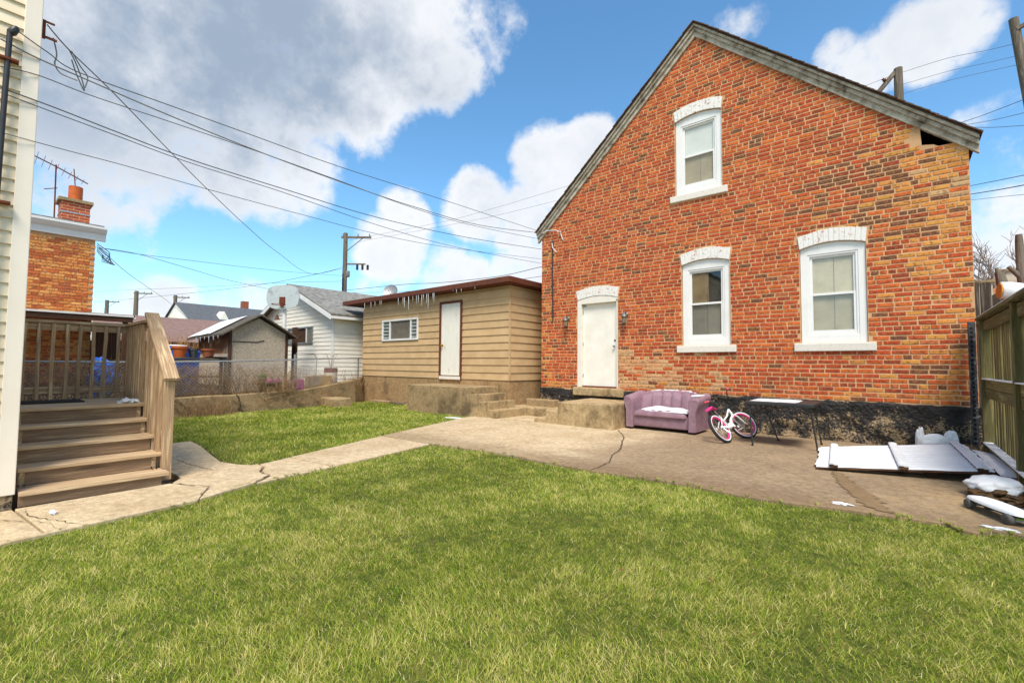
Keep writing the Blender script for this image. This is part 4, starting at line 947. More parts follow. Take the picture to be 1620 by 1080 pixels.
# bicycle frame: forward=hd, up=leaning
side = hd_.cross(Vector((0,0,1))).normalized(); up = Vector((0,0,1))*math.cos(lean)+side*math.sin(lean); sd = hd_.cross(up).normalized()
O = Vector((-2.22, 8.42, .045))
WR = .272
P = lambda f, u, s=0: O+hd_*f+up*u+sd*s
def wheel(f, turn=0.0, nm='rear_wheel'):
    c = P(f, WR); ax = (sd*math.cos(turn)+hd_*math.sin(turn)).normalized()
    w_ = MB().torus(c, ax, WR-.026, .027, 40, 10).build(nm, 'tyre', bk, smooth=True)
    for s_ in (-1, 1): MB().torus(c+ax*s_*.022, ax, WR-.040, .013, 40, 6, .4).build('white_wall', 'white_wall', w_, smooth=True)
    MB().torus(c, ax, WR-.062, .014, 40, 8, 1.4).build('rim', 'bike_pink', w_, smooth=True)
    x = ax.cross(up).normalized(); y = ax.cross(x)
    sp = MB()
    for k in range(20):
        a = 2*math.pi*k/20; d = x*math.cos(a)+y*math.sin(a); b = a+(.5 if k % 2 else -.5); e = x*math.cos(b)+y*math.sin(b); sp.tube([c+e*.018+ax*(.02 if k % 4 < 2 else -.02), c+d*(WR-.065)], .0016, 3)
    sp.build('spokes', 'chrome', w_)
    MB().lathe(c-ax*.035, [(.016,0),(.016,.07)], 10, ax).build('hub', 'chrome', w_)
    MB().lathe(c+x*.12-ax*.004, [(.022,0),(.022,.008)], 10, ax).build('reflector', 'white_wall', w_)
wheel(0, 0, 'rear_wheel'); FWX = .86; wheel(FWX, -.42, 'front_wheel')
fr = MB(); bbk = P(.36, .24); seatc = P(.20, .50); headt = P(.66, .60); headb = P(.69, .48); rear = P(0, WR)
fr.tube([seatc, P(.27,.38), bbk], .017, 8); fr.tube([headb, P(.52,.40), bbk], .021, 8); fr.tube([headt, P(.46,.47), P(.26,.40)], .016, 8)
for s_ in (-.045, .045): fr.tube([bbk+sd*s_*.4, P(.12,.25,s_), rear+sd*s_], .010, 6); fr.tube([P(.22,.46,s_*.4), rear+sd*s_], .009, 6)
fr.tube([headt, headb], .022, 8); fr.build('frame', 'bike_white', bk, smooth=True)
fk = MB(); fx = P(FWX, WR)
for s_ in (-.05, .05): fk.tube([headb+sd*s_*.5, P(.735,.42,s_), fx+sd*s_], .012, 8)
fk.build('fork', 'bike_white', bk, smooth=True)
MB().tube([seatc, P(.16, .60)], .013, 8).build('seat_post', 'chrome', bk)
sdm = MB(); prof = [(-.14,.015,.07,.03),(-.12,.035,.085,.04),(-.05,.03,.075,.04),(.03,.02,.04,.035),(.10,.018,.022,.03),(.13,.01,.012,.015)]
for f_, u_, w_, h_ in prof:
    c = P(.13+f_, .62+u_)
    for k in range(10): a = 2*math.pi*k/10; sdm.v.append(tuple(c+sd*w_*math.cos(a)+up*h_*.5*math.sin(a)))
for k in range(len(prof)-1): sdm.f += [(k*10+j, k*10+(j+1) % 10, k*10+10+(j+1) % 10, k*10+10+j) for j in range(10)]
sdm.f += [tuple(range(10)), tuple((len(prof)-1)*10+j for j in range(9, -1, -1))]; sdm.build('saddle', 'bike_pink', bk, smooth=True)
hb = MB(); hc = P(.64, .70); hb.tube([headt, hc], .012, 8)
bar = [hc+sd*s_*1.0+up*u_+hd_*f_ for s_, u_, f_ in ((-.27,.20,-.12),(-.20,.19,-.05),(-.10,.08,.02),(0,0,0),(.10,.08,.02),(.20,.19,-.05),(.27,.20,-.12))]; hb.tube(bar, .010, 8); hb.build('handlebar', 'black_metal', bk, smooth=True)
for a, b in ((bar[0], bar[1]), (bar[6], bar[5])): MB().tube([a, a.lerp(b, .9)], .017, 10).build('grip', 'grip_red', bk, smooth=True)
cg = MB(); pts = []
for k in range(14): a = -.5+2.6*k/13; pts.append((.36+.13*math.cos(a+.6), .24+.10*math.sin(a+.6)))
pts += [(.0,.30),(-.02,.26)]
for o_ in (.030, .038): cg.v += [tuple(P(f_, u_, o_)) for f_, u_ in pts]
n = len(pts); cg.f += [tuple(range(n)), tuple(range(2*n-1, n-1, -1))]+[(k, (k+1) % n, n+(k+1) % n, n+k) for k in range(n)]; cg.build('chain_guard', 'bike_white', bk)
MB().tube([bbk-sd*.06, bbk+sd*.06], .012, 8).build('crank_axle', 'chain_rust', bk)
for s_, an in ((1, .6), (-1, .6+math.pi)):
    e = P(.36+.12*math.cos(an), .24-.12*math.sin(an), .06*s_); MB().tube([bbk+sd*.055*s_, e], .009, 6).build('crank', 'chain_rust', bk); MB().bar(e, e+sd*.09*s_, .05, .018, up).build('pedal', 'white_wall', bk)
for s_ in (-.1, .1): MB().tube([P(0,WR-.03,s_*.6), P(.02,.13,s_*1.1)], .006, 5).build('training_bracket', 'chrome', bk)

# ------------------------------------------------------------------ folding table
tb = T('folding_table', 'black folding table dusted with snow against the tarred foundation', 'table', (-1.47, 8.85, .045))
MB().rbox(-1.96, -.98, 8.42, 9.34, .715, .772, .012, 2).build('table_top', 'black_metal', tb, smooth=False)
q = MB(); nx, ny = 24, 20
for j in range(ny+1):
    for i in range(nx+1):
        u, v = i/nx, j/ny; x = -1.93+.70*u+.0; y = 8.56+.72*v; n_ = mnoise.fractal(Vector((x*3, y*3, 3)), 1, 2, 4); q.v.append((x, y, .7725+max(-.004, .012*min(1, 8*min(u, v+.02, 1-v, (1-u)*1.2))+n_*.008-.002)))
for j in range(ny):
    for i in range(nx): a = j*(nx+1)+i; q.f.append((a, a+1, a+nx+2, a+nx+1))
q.build('snow_cover', 'snow', tb, smooth=True)
for (a, b) in (((-1.90,8.47,.74),(-1.85,8.42,.045)),((-1.04,8.47,.74),(-.97,8.62,.045)),((-1.08,9.28,.74),(-.99,9.30,.045)),((-1.86,9.28,.74),(-1.62,9.26,.045))):
    lg = MB().tube([a, b], .013, 8).build('leg', 'black_metal', tb); MB().lathe((b[0], b[1], .043), [(.018,0),(.018,.03)], 8).build('foot', 'tyre', lg)
MB().tube([(-1.88,8.47,.55),(-1.84,9.27,.60)], .008, 6).build('brace', 'black_metal', tb); MB().tube([(-1.03,8.5,.55),(-1.06,9.28,.58)], .008, 6).build('brace', 'black_metal', tb)

# ------------------------------------------------------------------ fallen fence panels under snow
fp = T('fallen_fence_panel', 'fallen fence panel lying flat under ridged snow on the patio', 'fence panel', (.05, 8.1, .05))
# tilted plane: origin near-left corner; x axis along the boards, y away
c00, c10, c01, c11 = Vector((-.82,7.02,.075)), Vector((.84,7.44,.19)), Vector((-.97,8.72,.075)), Vector((.76,9.55,.22))
S = lambda u, v, h=0.0: (c00*(1-u)*(1-v)+c10*u*(1-v)+c01*(1-u)*v+c11*u*v)+Vector((0,0,h))
nb = 11
for k in range(nb):
    v0, v1 = k/nb+.004, (k+1)/nb-.006; e0, e1 = random.uniform(-.012, .012), random.uniform(-.008, .008)
    bdv = MB(); 
    for h in (-.022, 0): bdv.v += [tuple(S(e0, v0, h)), tuple(S(1+e1, v0, h)), tuple(S(1+e1, v1, h)), tuple(S(e0, v1, h))]
    bdv.f += [(0,1,2,3),(7,6,5,4),(0,4,5,1),(1,5,6,2),(2,6,7,3),(3,7,4,0)]; bdv.build('board', 'brown_wood_x', fp)
    s_ = MB(); nu, nv = 40, 6
    for j in range(nv+1):
        for i in range(nu+1):
            u = e0+.002+(1+e1-e0-.004)*i/nu; v = v0+(v1-v0)*j/nv; t_ = j/nv; q_ = mnoise.noise(Vector((u*7, v*17, 4)))*.004
            s_.v.append(tuple(S(u, v, .002+(.020*(1-(2*t_-1)**4)**.6)*min(1, 40*min(i/nu, 1-i/nu)+.25)+q_)))
    for j in range(nv):
        for i in range(nu): a = j*(nu+1)+i; s_.f.append((a, a+1, a+nu+2, a+nu+1))
    s_.build('snow_ridge', 'snow', fp, smooth=True)
for u in (.115, .52, .93):
    w_ = .038; a, b = S(u, -.012, .026), S(u-.0, 1.01, .026)
    MB().bar(a, b, .085, .036).build('rail', 'brown_wood_y', fp)
    sr = MB(); pts = [Vector(a).lerp(Vector(b), t_)+Vector((0,0,.018)) for t_ in np.linspace(0, 1, 30)]
    for p in pts:
        for k in range(9): an = math.pi*k/8; sr.v.append((p.x-math.cos(an)*.05, p.y, p.z-.006+math.sin(an)**.7*.022+mnoise.noise(Vector((p.x*9+k*.4, p.y*6, 0)))*.005))
    for j in range(29): sr.f += [(j*9+k, j*9+k+1, j*9+10+k, j*9+9+k) for k in range(8)]
    sr.f.append(tuple(range(9))); sr.build('snow_cap', 'snow', fp, smooth=True)
for x, y in ((-.6,7.3),(-.7,8.5),(.3,7.5),(.3,9.0)): MB().rbox(x-.06, x+.06, y-.04, y+.04, .045, .095 if x < 0 else .14, .008, 1).build('block', 'brown_wood_x', fp)
f2 = T('fence_panel', 'second snow covered fence panel wedged against the green fence foot', 'fence panel', (1.1, 8.2, .05))
d00, d10, d01, d11 = Vector((.86,7.42,.16)), Vector((1.75,7.50,.10)), Vector((.80,9.4,.18)), Vector((.96,9.45,.12))
S2 = lambda u, v, h=0.0: (d00*(1-u)*(1-v)+d10*u*(1-v)+d01*(1-u)*v+d11*u*v)+Vector((0,0,h))
for k in range(5):
    v0, v1 = k/5+.003, (k+1)/5-.003; bdv = MB()
    for h in (-.022, 0): bdv.v += [tuple(S2(0, v0, h)), tuple(S2(1, v0, h)), tuple(S2(1, v1, h)), tuple(S2(0, v1, h))]
    bdv.f += [(0,1,2,3),(7,6,5,4),(0,4,5,1),(1,5,6,2),(2,6,7,3),(3,7,4,0)]; bdv.build('board', 'brown_wood_x', f2)
s_ = MB(); nu, nv = 24, 40
for j in range(nv+1):
    for i in range(nu+1): u, v = i/nu, j/nv; s_.v.append(tuple(S2(u, v, .002+.03*min(1, 8*min(u+.03, 1-u, v, 1-v))+mnoise.noise(Vector((u*5, v*9, 6)))*.008)))
for j in range(nv):
    for i in range(nu): a = j*(nu+1)+i; s_.f.append((a, a+1, a+nu+2, a+nu+1))
s_.build('snow_cover', 'snow', f2, smooth=True)
MB().rbox(.95,1.3,7.55,7.65,.045,.12,.01,1).build('block', 'brown_wood_x', f2)

# snow lumps
def lump(name, label, c, r, mat='snow', amp=.35, seed=0, cut=None, cat='snow', sc=2.2):
    bm = bmesh.new(); bmesh.ops.create_icosphere(bm, subdivisions=4, radius=1); q = MB()
    for v in bm.verts:
        n_ = mnoise.fractal(v.co*sc+Vector((seed, seed*2, 0)), 1, 2, 4); d = v.co*(1+amp*n_); q.v.append((c[0]+d.x*r[0], c[1]+d.y*r[1], max(c[2]+d.z*r[2], cut if cut is not None else -9)))
    bm.verts.index_update(); q.f = [[v.index for v in f.verts] for f in bm.faces]; bm.free(); o = q.build(name, mat, smooth=True)
    return tag(o, label, cat) if label else o
M('mulch', srgb(96,72,44), srgb(58,44,30), scale=30, rough=1, bump=1, bscale=40)
mb_ = T('mulch_bag', 'heap of brown mulch capped with snow behind the skateboard', 'mulch heap', (.75, 6.65, .05))
for o, c, r, mt, nm, a in ((0,(.74,6.64,.09),(.20,.20,.085),'mulch','heap',.4),(1,(.74,6.73,.150),(.215,.20,.11),'snow','snow_cap',.16),(2,(.86,6.50,.08),(.12,.09,.05),'mulch','heap',.5)):
    l_ = lump(nm, None, c, r, mt, a, o*3+1, .047); l_.parent = mb_; l_.location = -Vector(mb_.location)
lump('snow_heap', 'low snow heap between the mulch and the green fence', (1.02,6.85,.07), (.2,.26,.07), seed=5, cut=.047)
sd_ = T('snowy_debris', 'jagged snow capped debris behind the fallen fence panel', 'debris', (.45, 9.75, .05))
for k, (c, r) in enumerate((((.27,9.72,.20),(.06,.06,.21)),((.44,9.75,.17),(.22,.08,.15)),((.62,9.73,.21),(.09,.07,.19)))):
    l_ = lump('snow_lump', None, c, r, 'snow', .22, k+11, .045, sc=1.6); l_.parent = sd_; l_.location = -Vector(sd_.location)
for k, (x, y, a, b, lab) in enumerate(((-.42,5.42,.07,.03,'thin snow remnant on the patio edge beside the wet streak'),(.62,5.45,.10,.02,'thin snow strip along the patio edge in front of the skateboard'),(-8.3,7.75,.3,.12,'patch of thin snow on the grass before the shed steps'),(-5.6,.52,.07,.02,'thin snow smear on the walkway by the bottom stair'))):
    lump('snow_patch', lab, (x, y, .05 if k != 2 else .03), (a, b, .012), amp=.6, seed=k+20)

lump('snow_patch', 'small melting snow patch on the porch landing by the post', (-7.33,1.30,.85), (.10,.09,.04), amp=.6, seed=31, cut=.843)
# ------------------------------------------------------------------ skateboard
sk_ = T('skateboard', 'dark wheeled skateboard with a snow covered deck on the patio', 'skateboard', (.66, 5.9, .045))
a, b = Vector((.52,6.20,0)), Vector((.80,5.62,0)); d = (b-a).normalized(); s = Vector((-d.y, d.x, 0)); Ls = (b-a).length
def plan(w, z, n=28):
    out = []
    for k in range(n):
        an = 2*math.pi*k/n; c_, s_ = math.cos(an), math.sin(an); out.append((a+b)/2+d*(Ls/2*math.copysign(abs(c_)**.8, c_))+s*(w*math.copysign(abs(s_)**.75, s_))+Vector((0,0,z)))
    return out
dkb = MB(); lo_, up_ = plan(.095, .118), plan(.098, .130); dkb.v = [tuple(v) for v in lo_+up_]; n = 28; dkb.f = [tuple(range(n))[::-1], tuple(range(n, 2*n))]+[(k, (k+1) % n, n+(k+1) % n, n+k) for k in range(n)]; dkb.build('deck', 'dark', sk_)
sc_ = MB(); rings = [(.098,.131),(.094,.148),(.075,.160),(.045,.166),(.01,.168)]
for w_, z in rings:
    f_ = w_/.098
    for k in range(n):
        an = 2*math.pi*k/n; c_, q_ = math.cos(an), math.sin(an); p = (a+b)/2+d*(Ls/2*max(f_, .05)*math.copysign(abs(c_)**.8, c_))+s*(w_*math.copysign(abs(q_)**.75, q_)); sc_.v.append((p.x, p.y, z))
for k in range(len(rings)-1): sc_.f += [(k*n+j, k*n+(j+1) % n, (k+1)*n+(j+1) % n, (k+1)*n+j) for j in range(n)]
sc_.f.append(tuple((len(rings)-1)*n+j for j in range(n))); sc_.build('snow_cover', 'snow', sk_, smooth=True)
M('wheel_grey', srgb(74,70,68), srgb(96,92,88), scale=30, rough=.7); M('lime', srgb(140,176,30), srgb(120,160,26), rough=.5)
for f_ in (.16, .86):
    c = a.lerp(b, f_); tk_ = MB().bar(c-s*.07+Vector((0,0,.092)), c+s*.07+Vector((0,0,.092)), .03, .035).build('truck', 'grey_metal', sk_); MB().box(c.x-.03, c.x+.03, c.y-.03, c.y+.03, .092, .118).build('base_plate', 'lime' if f_ > .5 else 'black_metal', tk_)
    for sg in (-1, 1): MB().lathe(c+s*sg*.075+Vector((0,0,.09)), [(.02,-.028),(.040,-.026),(.044,-.015),(.044,.02),(.038,.027),(.015,.028)], 16, s*sg).build('wheel', 'wheel_grey', sk_, smooth=True)

# ------------------------------------------------------------------ green board fence on the right
gf = T('board_fence', 'mossy green wooden board fence beside the brick corner', 'fence', (1.1, 8.0, 0))
FX = 1.02
def gpost(y, x=FX): MB().box(x-.06, x+.06, y-.06, y+.06, -.05, 2.06).build('post', 'green_wood_z', gf, bevel=.006)
gpost(9.66); gpost(7.2); gpost(4.8, 1.25)
MB().box(FX-.09, FX+.14, 6.2, 9.74, 2.062, 2.10).build('cap_board', 'green_wood_y', gf)
MB().box(FX-.085, FX+.135, 6.2, 9.73, 2.101, 2.112).build('snow_cap', 'snow', gf)
for z0_, z1_ in ((1.90, 2.04), (1.06, 1.19), (.92, 1.055), (.12, .26)): MB().box(FX-.02, FX+.03, 6.2, 9.60, z0_, z1_).build('rail', 'green_wood_y', gf, bevel=.005)
MB().box(FX-.06, FX+.03, 6.2, 9.60, 1.191, 1.203).build('snow_cap', 'snow', gf); MB().box(FX-.07, FX+.03, 6.2, 9.60, .261, .275).build('snow_cap', 'snow', gf)
y = 9.42; k = 0
while y > 6.2:
    dx = .036+random.uniform(0, .012); MB().box(FX+dx, FX+dx+.022, y-.100, y, .10, 2.06-random.uniform(0,.02)).build('picket', 'green_wood_z', gf); y -= .145+random.uniform(0, .02)
M('weathered_steel', srgb(84,84,88), srgb(128,126,124), c3=srgb(62,60,62), scale=14, rough=.8, bump=.4)
gp = T('slotted_post', 'grey slotted steel post standing between brick corner and fence', 'post', (.9, 9.86, 0))
MB().box(.86, .945, 9.87, 9.90, .10, 2.06).build('web', 'weathered_steel', gp); MB().box(.86, .872, 9.80, 9.87, .10, 2.06).build('flange', 'weathered_steel', gp)
for k in range(26): MB().box(.89, .915, 9.866, 9.8695, .2+k*.07, .235+k*.07).build('slot', 'dark', gp)
# ------------------------------------------------------------------ retaining wall, chain-link fence
ZT = [.50,.50,.50,.55,.80,.88]
rw = T('retaining_wall', 'cracked low concrete retaining wall behind the rear lawn', 'wall', (-13.5, 5, 0))
m_ = MB(); nseg = len(RW)
sec = []
for k in range(nseg-1):
    for j in range(10): t_ = j/10; sec.append((RW[k][0]+(RW[k+1][0]-RW[k][0])*t_, RW[k][1]+(RW[k+1][1]-RW[k][1])*t_, ZT[k]+(ZT[k+1]-ZT[k])*t_))
sec.append((*RW[-1], ZT[-1]))
for x, y, zt in sec:
    q = mnoise.noise(Vector((x, y*1.3, 0)))*.02; m_.v += [(x+.0+q, y, -.06), (x-.02+q, y, zt-.03+q), (x-.05, y, zt+q), (x-.22, y, zt+q), (x-.24, y, -.06)]
for k in range(len(sec)-1): m_.f += [(k*5+j, k*5+j+1, k*5+6+j, k*5+5+j) for j in range(4)]
m_.f += [(0,1,2,3,4), tuple((len(sec)-1)*5+j for j in (4,3,2,1,0))]
m_.build('wall_body', 'old_concrete', rw)
def wallcrack(y, w):
    x = np.interp(y, [p[1] for p in RW], [p[0] for p in RW]); c = MB(); zt = .5; p = []
    for k in range(9): p.append((x+.012+.02*(1-k/8)-.02, y-.05*k/8*2+random.uniform(-.03, .03), .0+.49*k/8))
    c.tube([(q[0]+.006, q[1], q[2]) for q in p], [w*(1.6-k*.13) for k in range(9)], 4); c.build('crack', 'crack', rw)
wallcrack(4.75, .028)
tag(MB().rbox(-13.95,-13.05,7.2,7.75,-.04,.28,.03,2).jit(.03,4).build('concrete_block', 'old_concrete'), 'mossy concrete block at the foot of the retaining wall', 'block')

cf = T('chain_link_fence', 'rusty galvanised chain-link fence on top of the retaining wall', 'fence', (-13.6, 5, .5))
FP = [(-13.20,-3.0),(-13.40,2.6),(-13.62,4.6),(-13.90,6.3),(-14.40,8.6),(-14.95,9.3)]; top = [1.34,1.34,1.39,1.45,1.54,1.56]
fx = lambda y: float(np.interp(y, [p[1] for p in FP], [p[0] for p in FP])); ft = lambda y: float(np.interp(y, [p[1] for p in FP], top)); fb = lambda y: float(np.interp(y, [p[1] for p in RW], ZT))
MB().tube([(fx(y), y, ft(y)) for y in np.linspace(-3, 9.25, 40)], .021, 8).build('top_rail', 'galvanised', cf, smooth=True)
for y in (-.6, 1.9, 6.35, 8.95):
    MB().tube([(fx(y)-.02, y, fb(y)-.1), (fx(y)-.02, y, ft(y)+(.16 if y == 6.35 else .03))], .026 if y != 6.35 else .030, 8).build('post', 'galvanised', cf, smooth=True)
ms_ = MB(); dg = .085
def strand(y0, sgn):
    y = y0; z = ft(y0) if sgn < 0 else fb(y0); pts = []
    L = .95; n = 6
    for k in range(n+1):
        t_ = k/n; yy = y0+t_*.9; 
        if yy > 9.2: break
        zz = ft(yy)-(ft(yy)-fb(yy)-.04)*t_ if sgn < 0 else fb(yy)+.04+(ft(yy)-fb(yy)-.04)*t_; pts.append((fx(yy)+.024, yy, zz))
    if len(pts) > 1: ms_.tube(pts, .0028, 3, False)
y = -2.0
while y < 9.1: strand(y, -1); strand(y, 1); y += dg
ms_.build('mesh', 'galvanised', cf)

# ------------------------------------------------------------------ dry brush behind and through the fence
M('dry_twig', srgb(156,124,86), srgb(186,156,112), c3=srgb(128,98,68), scale=9, rough=.95)
M('dry_twig_pale', srgb(196,150,88), srgb(170,128,76), scale=9, rough=.95)
def brush(name, label, boxes, mat, cat='brush'):
    q = MB()
    for (x0, x1, y0, y1, z0, h, n, cur, rad) in boxes:
        for k in range(n):
            x, y = random.uniform(x0, x1), random.uniform(y0, y1); hh = h*random.uniform(.4, 1.1); a = random.uniform(0, 6.28); l = hh*random.uniform(.2, 1.1)*cur
            p0 = Vector((x, y, z0)); p1 = p0+Vector((math.cos(a)*l*.3, math.sin(a)*l*.5, hh*.6)); p2 = p0+Vector((math.cos(a)*l*.5, math.sin(a)*l, hh)); p3 = p2+Vector((math.cos(a)*l*.2, math.sin(a)*l*.7, -hh*random.uniform(0, .4)))
            q.tube([p0, p1, p2, p3], [rad, rad*.8, rad*.6, rad*.3], 3, False)
    o = q.build(name, mat); o['kind'] = 'stuff'; return tag(o, label, cat)
brush('dry_brush', 'tangled dry brush growing along the chain-link fence', [(-13.9,-13.5,2.7,6.3,.5,.74,560,1.0,.0055),(-14.6,-13.7,6.2,8.8,.6,.5,150,.9,.005),(-14.1,-13.35,-.5,2.7,.5,.85,420,.9,.006),(-13.35,-13.15,3.3,4.3,.0,.45,60,.6,.006)], 'dry_twig')
brush('dry_reeds', 'pale dry reeds in front of the brown wooden fence', [(-21.4,-20.6,3.5,7.0,.5,1.75,240,.5,.010)], 'dry_twig_pale', 'reeds')
vn = MB()
for k in range(9):
    y = random.uniform(3.0, 7.6); x = float(np.interp(y, [p[1] for p in RW], [p[0] for p in RW])); pts = []
    for j in range(9): pts.append((x+.035+random.uniform(0, .02), y+.18*j*random.choice((.6, 1))-.5, .46-.40*math.sin(j/8*3.14)*random.uniform(.5, 1)))
    vn.tube(pts, .007, 4, False)
o = vn.build('vines', 'dry_twig'); o['kind'] = 'stuff'; tag(o, 'bare vines hanging over the face of the retaining wall', 'vines')
o = brush('dry_weeds', 'tuft of dry weeds at the foot of the retaining wall', [(-13.1,-12.85,3.3,4.4,.0,.38,120,.6,.005),(-13.0,-12.8,2.7,3.2,.0,.2,60,.8,.004)], 'dry_twig', 'weeds')

# ------------------------------------------------------------------ particle-board shed
M('osb', srgb(190,176,156), srgb(150,138,120), c3=srgb(172,158,138), scale=55, rough=.9, source='voronoi', lo=.15, hi=.9, bump=.2)
M('dirty_panel', srgb(196,182,164), srgb(138,100,70), c3=srgb(188,170,150), scale=2.2, rough=.8, lo=.45, hi=.8)
ob_ = T('particle_board_shed', 'small particle board shed with a sagging snowy roof', 'shed', (-15.3, 5.8, .5))
MB().add([(-15.2,5.0,.5),(-15.2,6.62,.5),(-15.2,6.62,2.28),(-15.2,5.78,2.74),(-15.2,5.0,2.30)], [(0,1,2,3,4)]).build('gable_board', 'osb', ob_)
MB().box(-18.1,-15.22,5.03,6.60,.5,2.26).build('body', 'dark', ob_)
MB().box(-18.1,-15.21,4.99,5.02,1.55,2.30).build('side_panel', 'rust_panel', ob_) if False else None
M('rust_panel', srgb(150,104,70), srgb(196,170,140), c3=srgb(128,84,54), scale=3.2, rough=.85, lo=.3, hi=.7)
MB().box(-18.1,-15.21,4.985,5.02,1.60,2.30).build('side_panel', 'rust_panel', ob_); MB().box(-18.0,-15.3,4.955,4.99,.65,1.62).build('side_panel', 'dirty_panel', ob_)
MB().box(-15.24,-15.16,4.96,5.03,.5,2.30).build('corner_post', 'brown_wood_z', ob_); MB().box(-15.24,-15.17,6.60,6.68,.5,2.28).build('corner_post', 'brown_wood_z', ob_)
crk = MB().bar((-15.19,5.05,1.98),(-15.19,5.75,1.99),.012,.02).build('board_seam', 'dark', ob_); MB().bar((-15.19,5.75,1.99),(-15.19,5.95,2.05),.012,.02).build('board_seam', 'dark', ob_)
rfm = MB(); rfm.v = [(-15.0,4.72,2.20),(-15.0,5.78,2.86),(-18.4,5.78,2.80),(-18.4,4.72,2.14),(-15.0,4.72,2.15),(-15.0,5.78,2.81),(-18.4,5.78,2.75),(-18.4,4.72,2.09)]; BF = [(0,1,2,3),(7,6,5,4),(0,4,5,1),(1,5,6,2),(2,6,7,3),(3,7,4,0)]; rfm.f = BF; rfm.build('roof', 'grey_wood_y', ob_)
rfm = MB(); rfm.v = [(-15.0,6.90,2.20),(-15.0,5.783,2.86),(-18.4,5.783,2.80),(-18.4,6.90,2.14),(-15.0,6.90,2.15),(-15.0,5.783,2.81),(-18.4,5.783,2.75),(-18.4,6.90,2.09)]; rfm.f = BF; rfm.build('roof', 'grey_wood_y', ob_)
s_ = MB(); nu, nv = 30, 14
for j in range(nv+1):
    for i in range(nu+1):
        u, v = i/nu, j/nv; x = -16.1-2.25*u; yy = 4.74+1.0*v; n_ = mnoise.fractal(Vector((x*1.5, yy*2, 0)), 1, 2, 3); s_.v.append((x+n_*.12, yy, 2.215+.62*v-.05*u+.03+.012*n_))
for j in range(nv):
    for i in range(nu): a = j*(nu+1)+i; s_.f.append((a, a+1, a+nu+2, a+nu+1))
s_.build('snow_cover', 'snow', ob_, smooth=True)
for k in range(6): MB().lathe((-15.3-k*.4, 4.70, 2.15), [(.014,0),(.002,-.10-.05*(k % 3))], 6).build('icicle', 'ice', ob_)

# ------------------------------------------------------------------ white garage
M('garage_white', srgb(242,236,222), srgb(230,224,208), scale=1.4, rough=.6, var=.03)
GX0, GX1, GY, GZ0, GZE, GZA = -22.4, -15.85, 8.6, .5, 3.2, 4.52; GXM = (GX0+GX1)/2
ga = T('white_garage', 'white clapboard garage with a grey shingle gable roof', 'garage', (GXM, GY, .5))
MB().add([(GX0,GY,GZ0),(GX1,GY,GZ0),(GX1,GY,GZE),(GXM,GY,GZA),(GX0,GY,GZE)], [(0,1,2,3,4)]).build('gable_wall', 'garage_white', ga)
MB().box(GX0, GX1-.001, GY+.01, GY+7, GZ0, GZE).build('body', 'garage_white', ga)
eh = .155; z = GZ0+.12; GW = (-19.5, -17.35, 2.12, 2.80)
gs = (GZA-GZE)/((GX1-GX0)/2)
while z < GZA-.1:
    hw = (GX1-GX0)/2 if z+eh < GZE else (GZA-z-eh)/gs
    if hw < .1: break
    segs = [(GXM-hw, GXM+hw)]
    if z+eh > GW[2]+.02 and z < GW[3]-.02: segs = [(GXM-hw, GW[0]), (GW[1], GXM+hw)]
    for a, b in segs: MB().prism([(GY-.022, z), (GY-.001, z), (GY-.001, z+eh), (GY-.006, z+eh+.003)], 'x', a, b).build('siding_board', 'garage_white', ga)
    if z+eh < GZE+.1: MB().prism([(GX1+.0, z), (GX1+.022, z), (GX1+.006, z+eh+.003), (GX1, z+eh)], 'y', GY+.03, GY+7).build('siding_board', 'garage_white', ga)
    z += eh
MB().box(GX1-.09, GX1+.032, GY-.032, GY+.03, GZ0, GZE).build('corner_board', 'white_vinyl', ga)
for sg in (-1, 1):
    xe = GXM+sg*((GX1-GX0)/2+.35); ze = GZA-abs(xe-GXM)*gs
    r_ = MB(); r_.v = [(GXM,GY-.3,GZA+.10),(xe,GY-.3,ze+.10),(xe,GY+7.3,ze+.10),(GXM,GY+7.3,GZA+.10),(GXM,GY-.3,GZA+.04),(xe,GY-.3,ze+.04),(xe,GY+7.3,ze+.04),(GXM,GY+7.3,GZA+.04)]; r_.f = BF; r_.build('roof', 'roof_gray', ga)
    f_ = MB().prism([(GXM, GZA+.035), (xe, ze+.035), (xe, ze-.13), (GXM, GZA-.13)], 'y', GY-.325, GY-.29).build('rake_board', 'white_vinyl', ga)
MB().box(GX1+.24, GX1+.36, GY-.3, GY+7.3, 2.97, 3.07).build('gutter', 'white_vinyl', ga)
wn = ring(MB(), GW[0], GW[1], GW[2], GW[3], .06, GY-.05, GY+.03).build('window', 'grey_metal', ga)
MB().box(GW[0]+.06, GW[1]-.06, GY-.006, GY+.02, GW[2]+.06, GW[3]-.06).build('board', 'brown_wood_x', wn)
for x in (GW[0]+.55, GW[1]-.52): MB().box(x-.03, x+.03, GY-.045, GY+.02, GW[2]+.06, GW[3]-.06).build('mullion', 'white_vinyl', wn)
M('dusty_glass', srgb(140,148,144), srgb(98,108,108), scale=3, rough=.2)
MB().box(GW[0]+.06, GW[0]+.52, GY-.02, GY-.008, GW[2]+.06, GW[3]-.06).build('pane', 'dusty_glass', wn); MB().box(GW[1]-.49, GW[1]-.06, GY-.02, GY-.008, GW[2]+.06, GW[3]-.06).build('pane', 'window_board', wn)

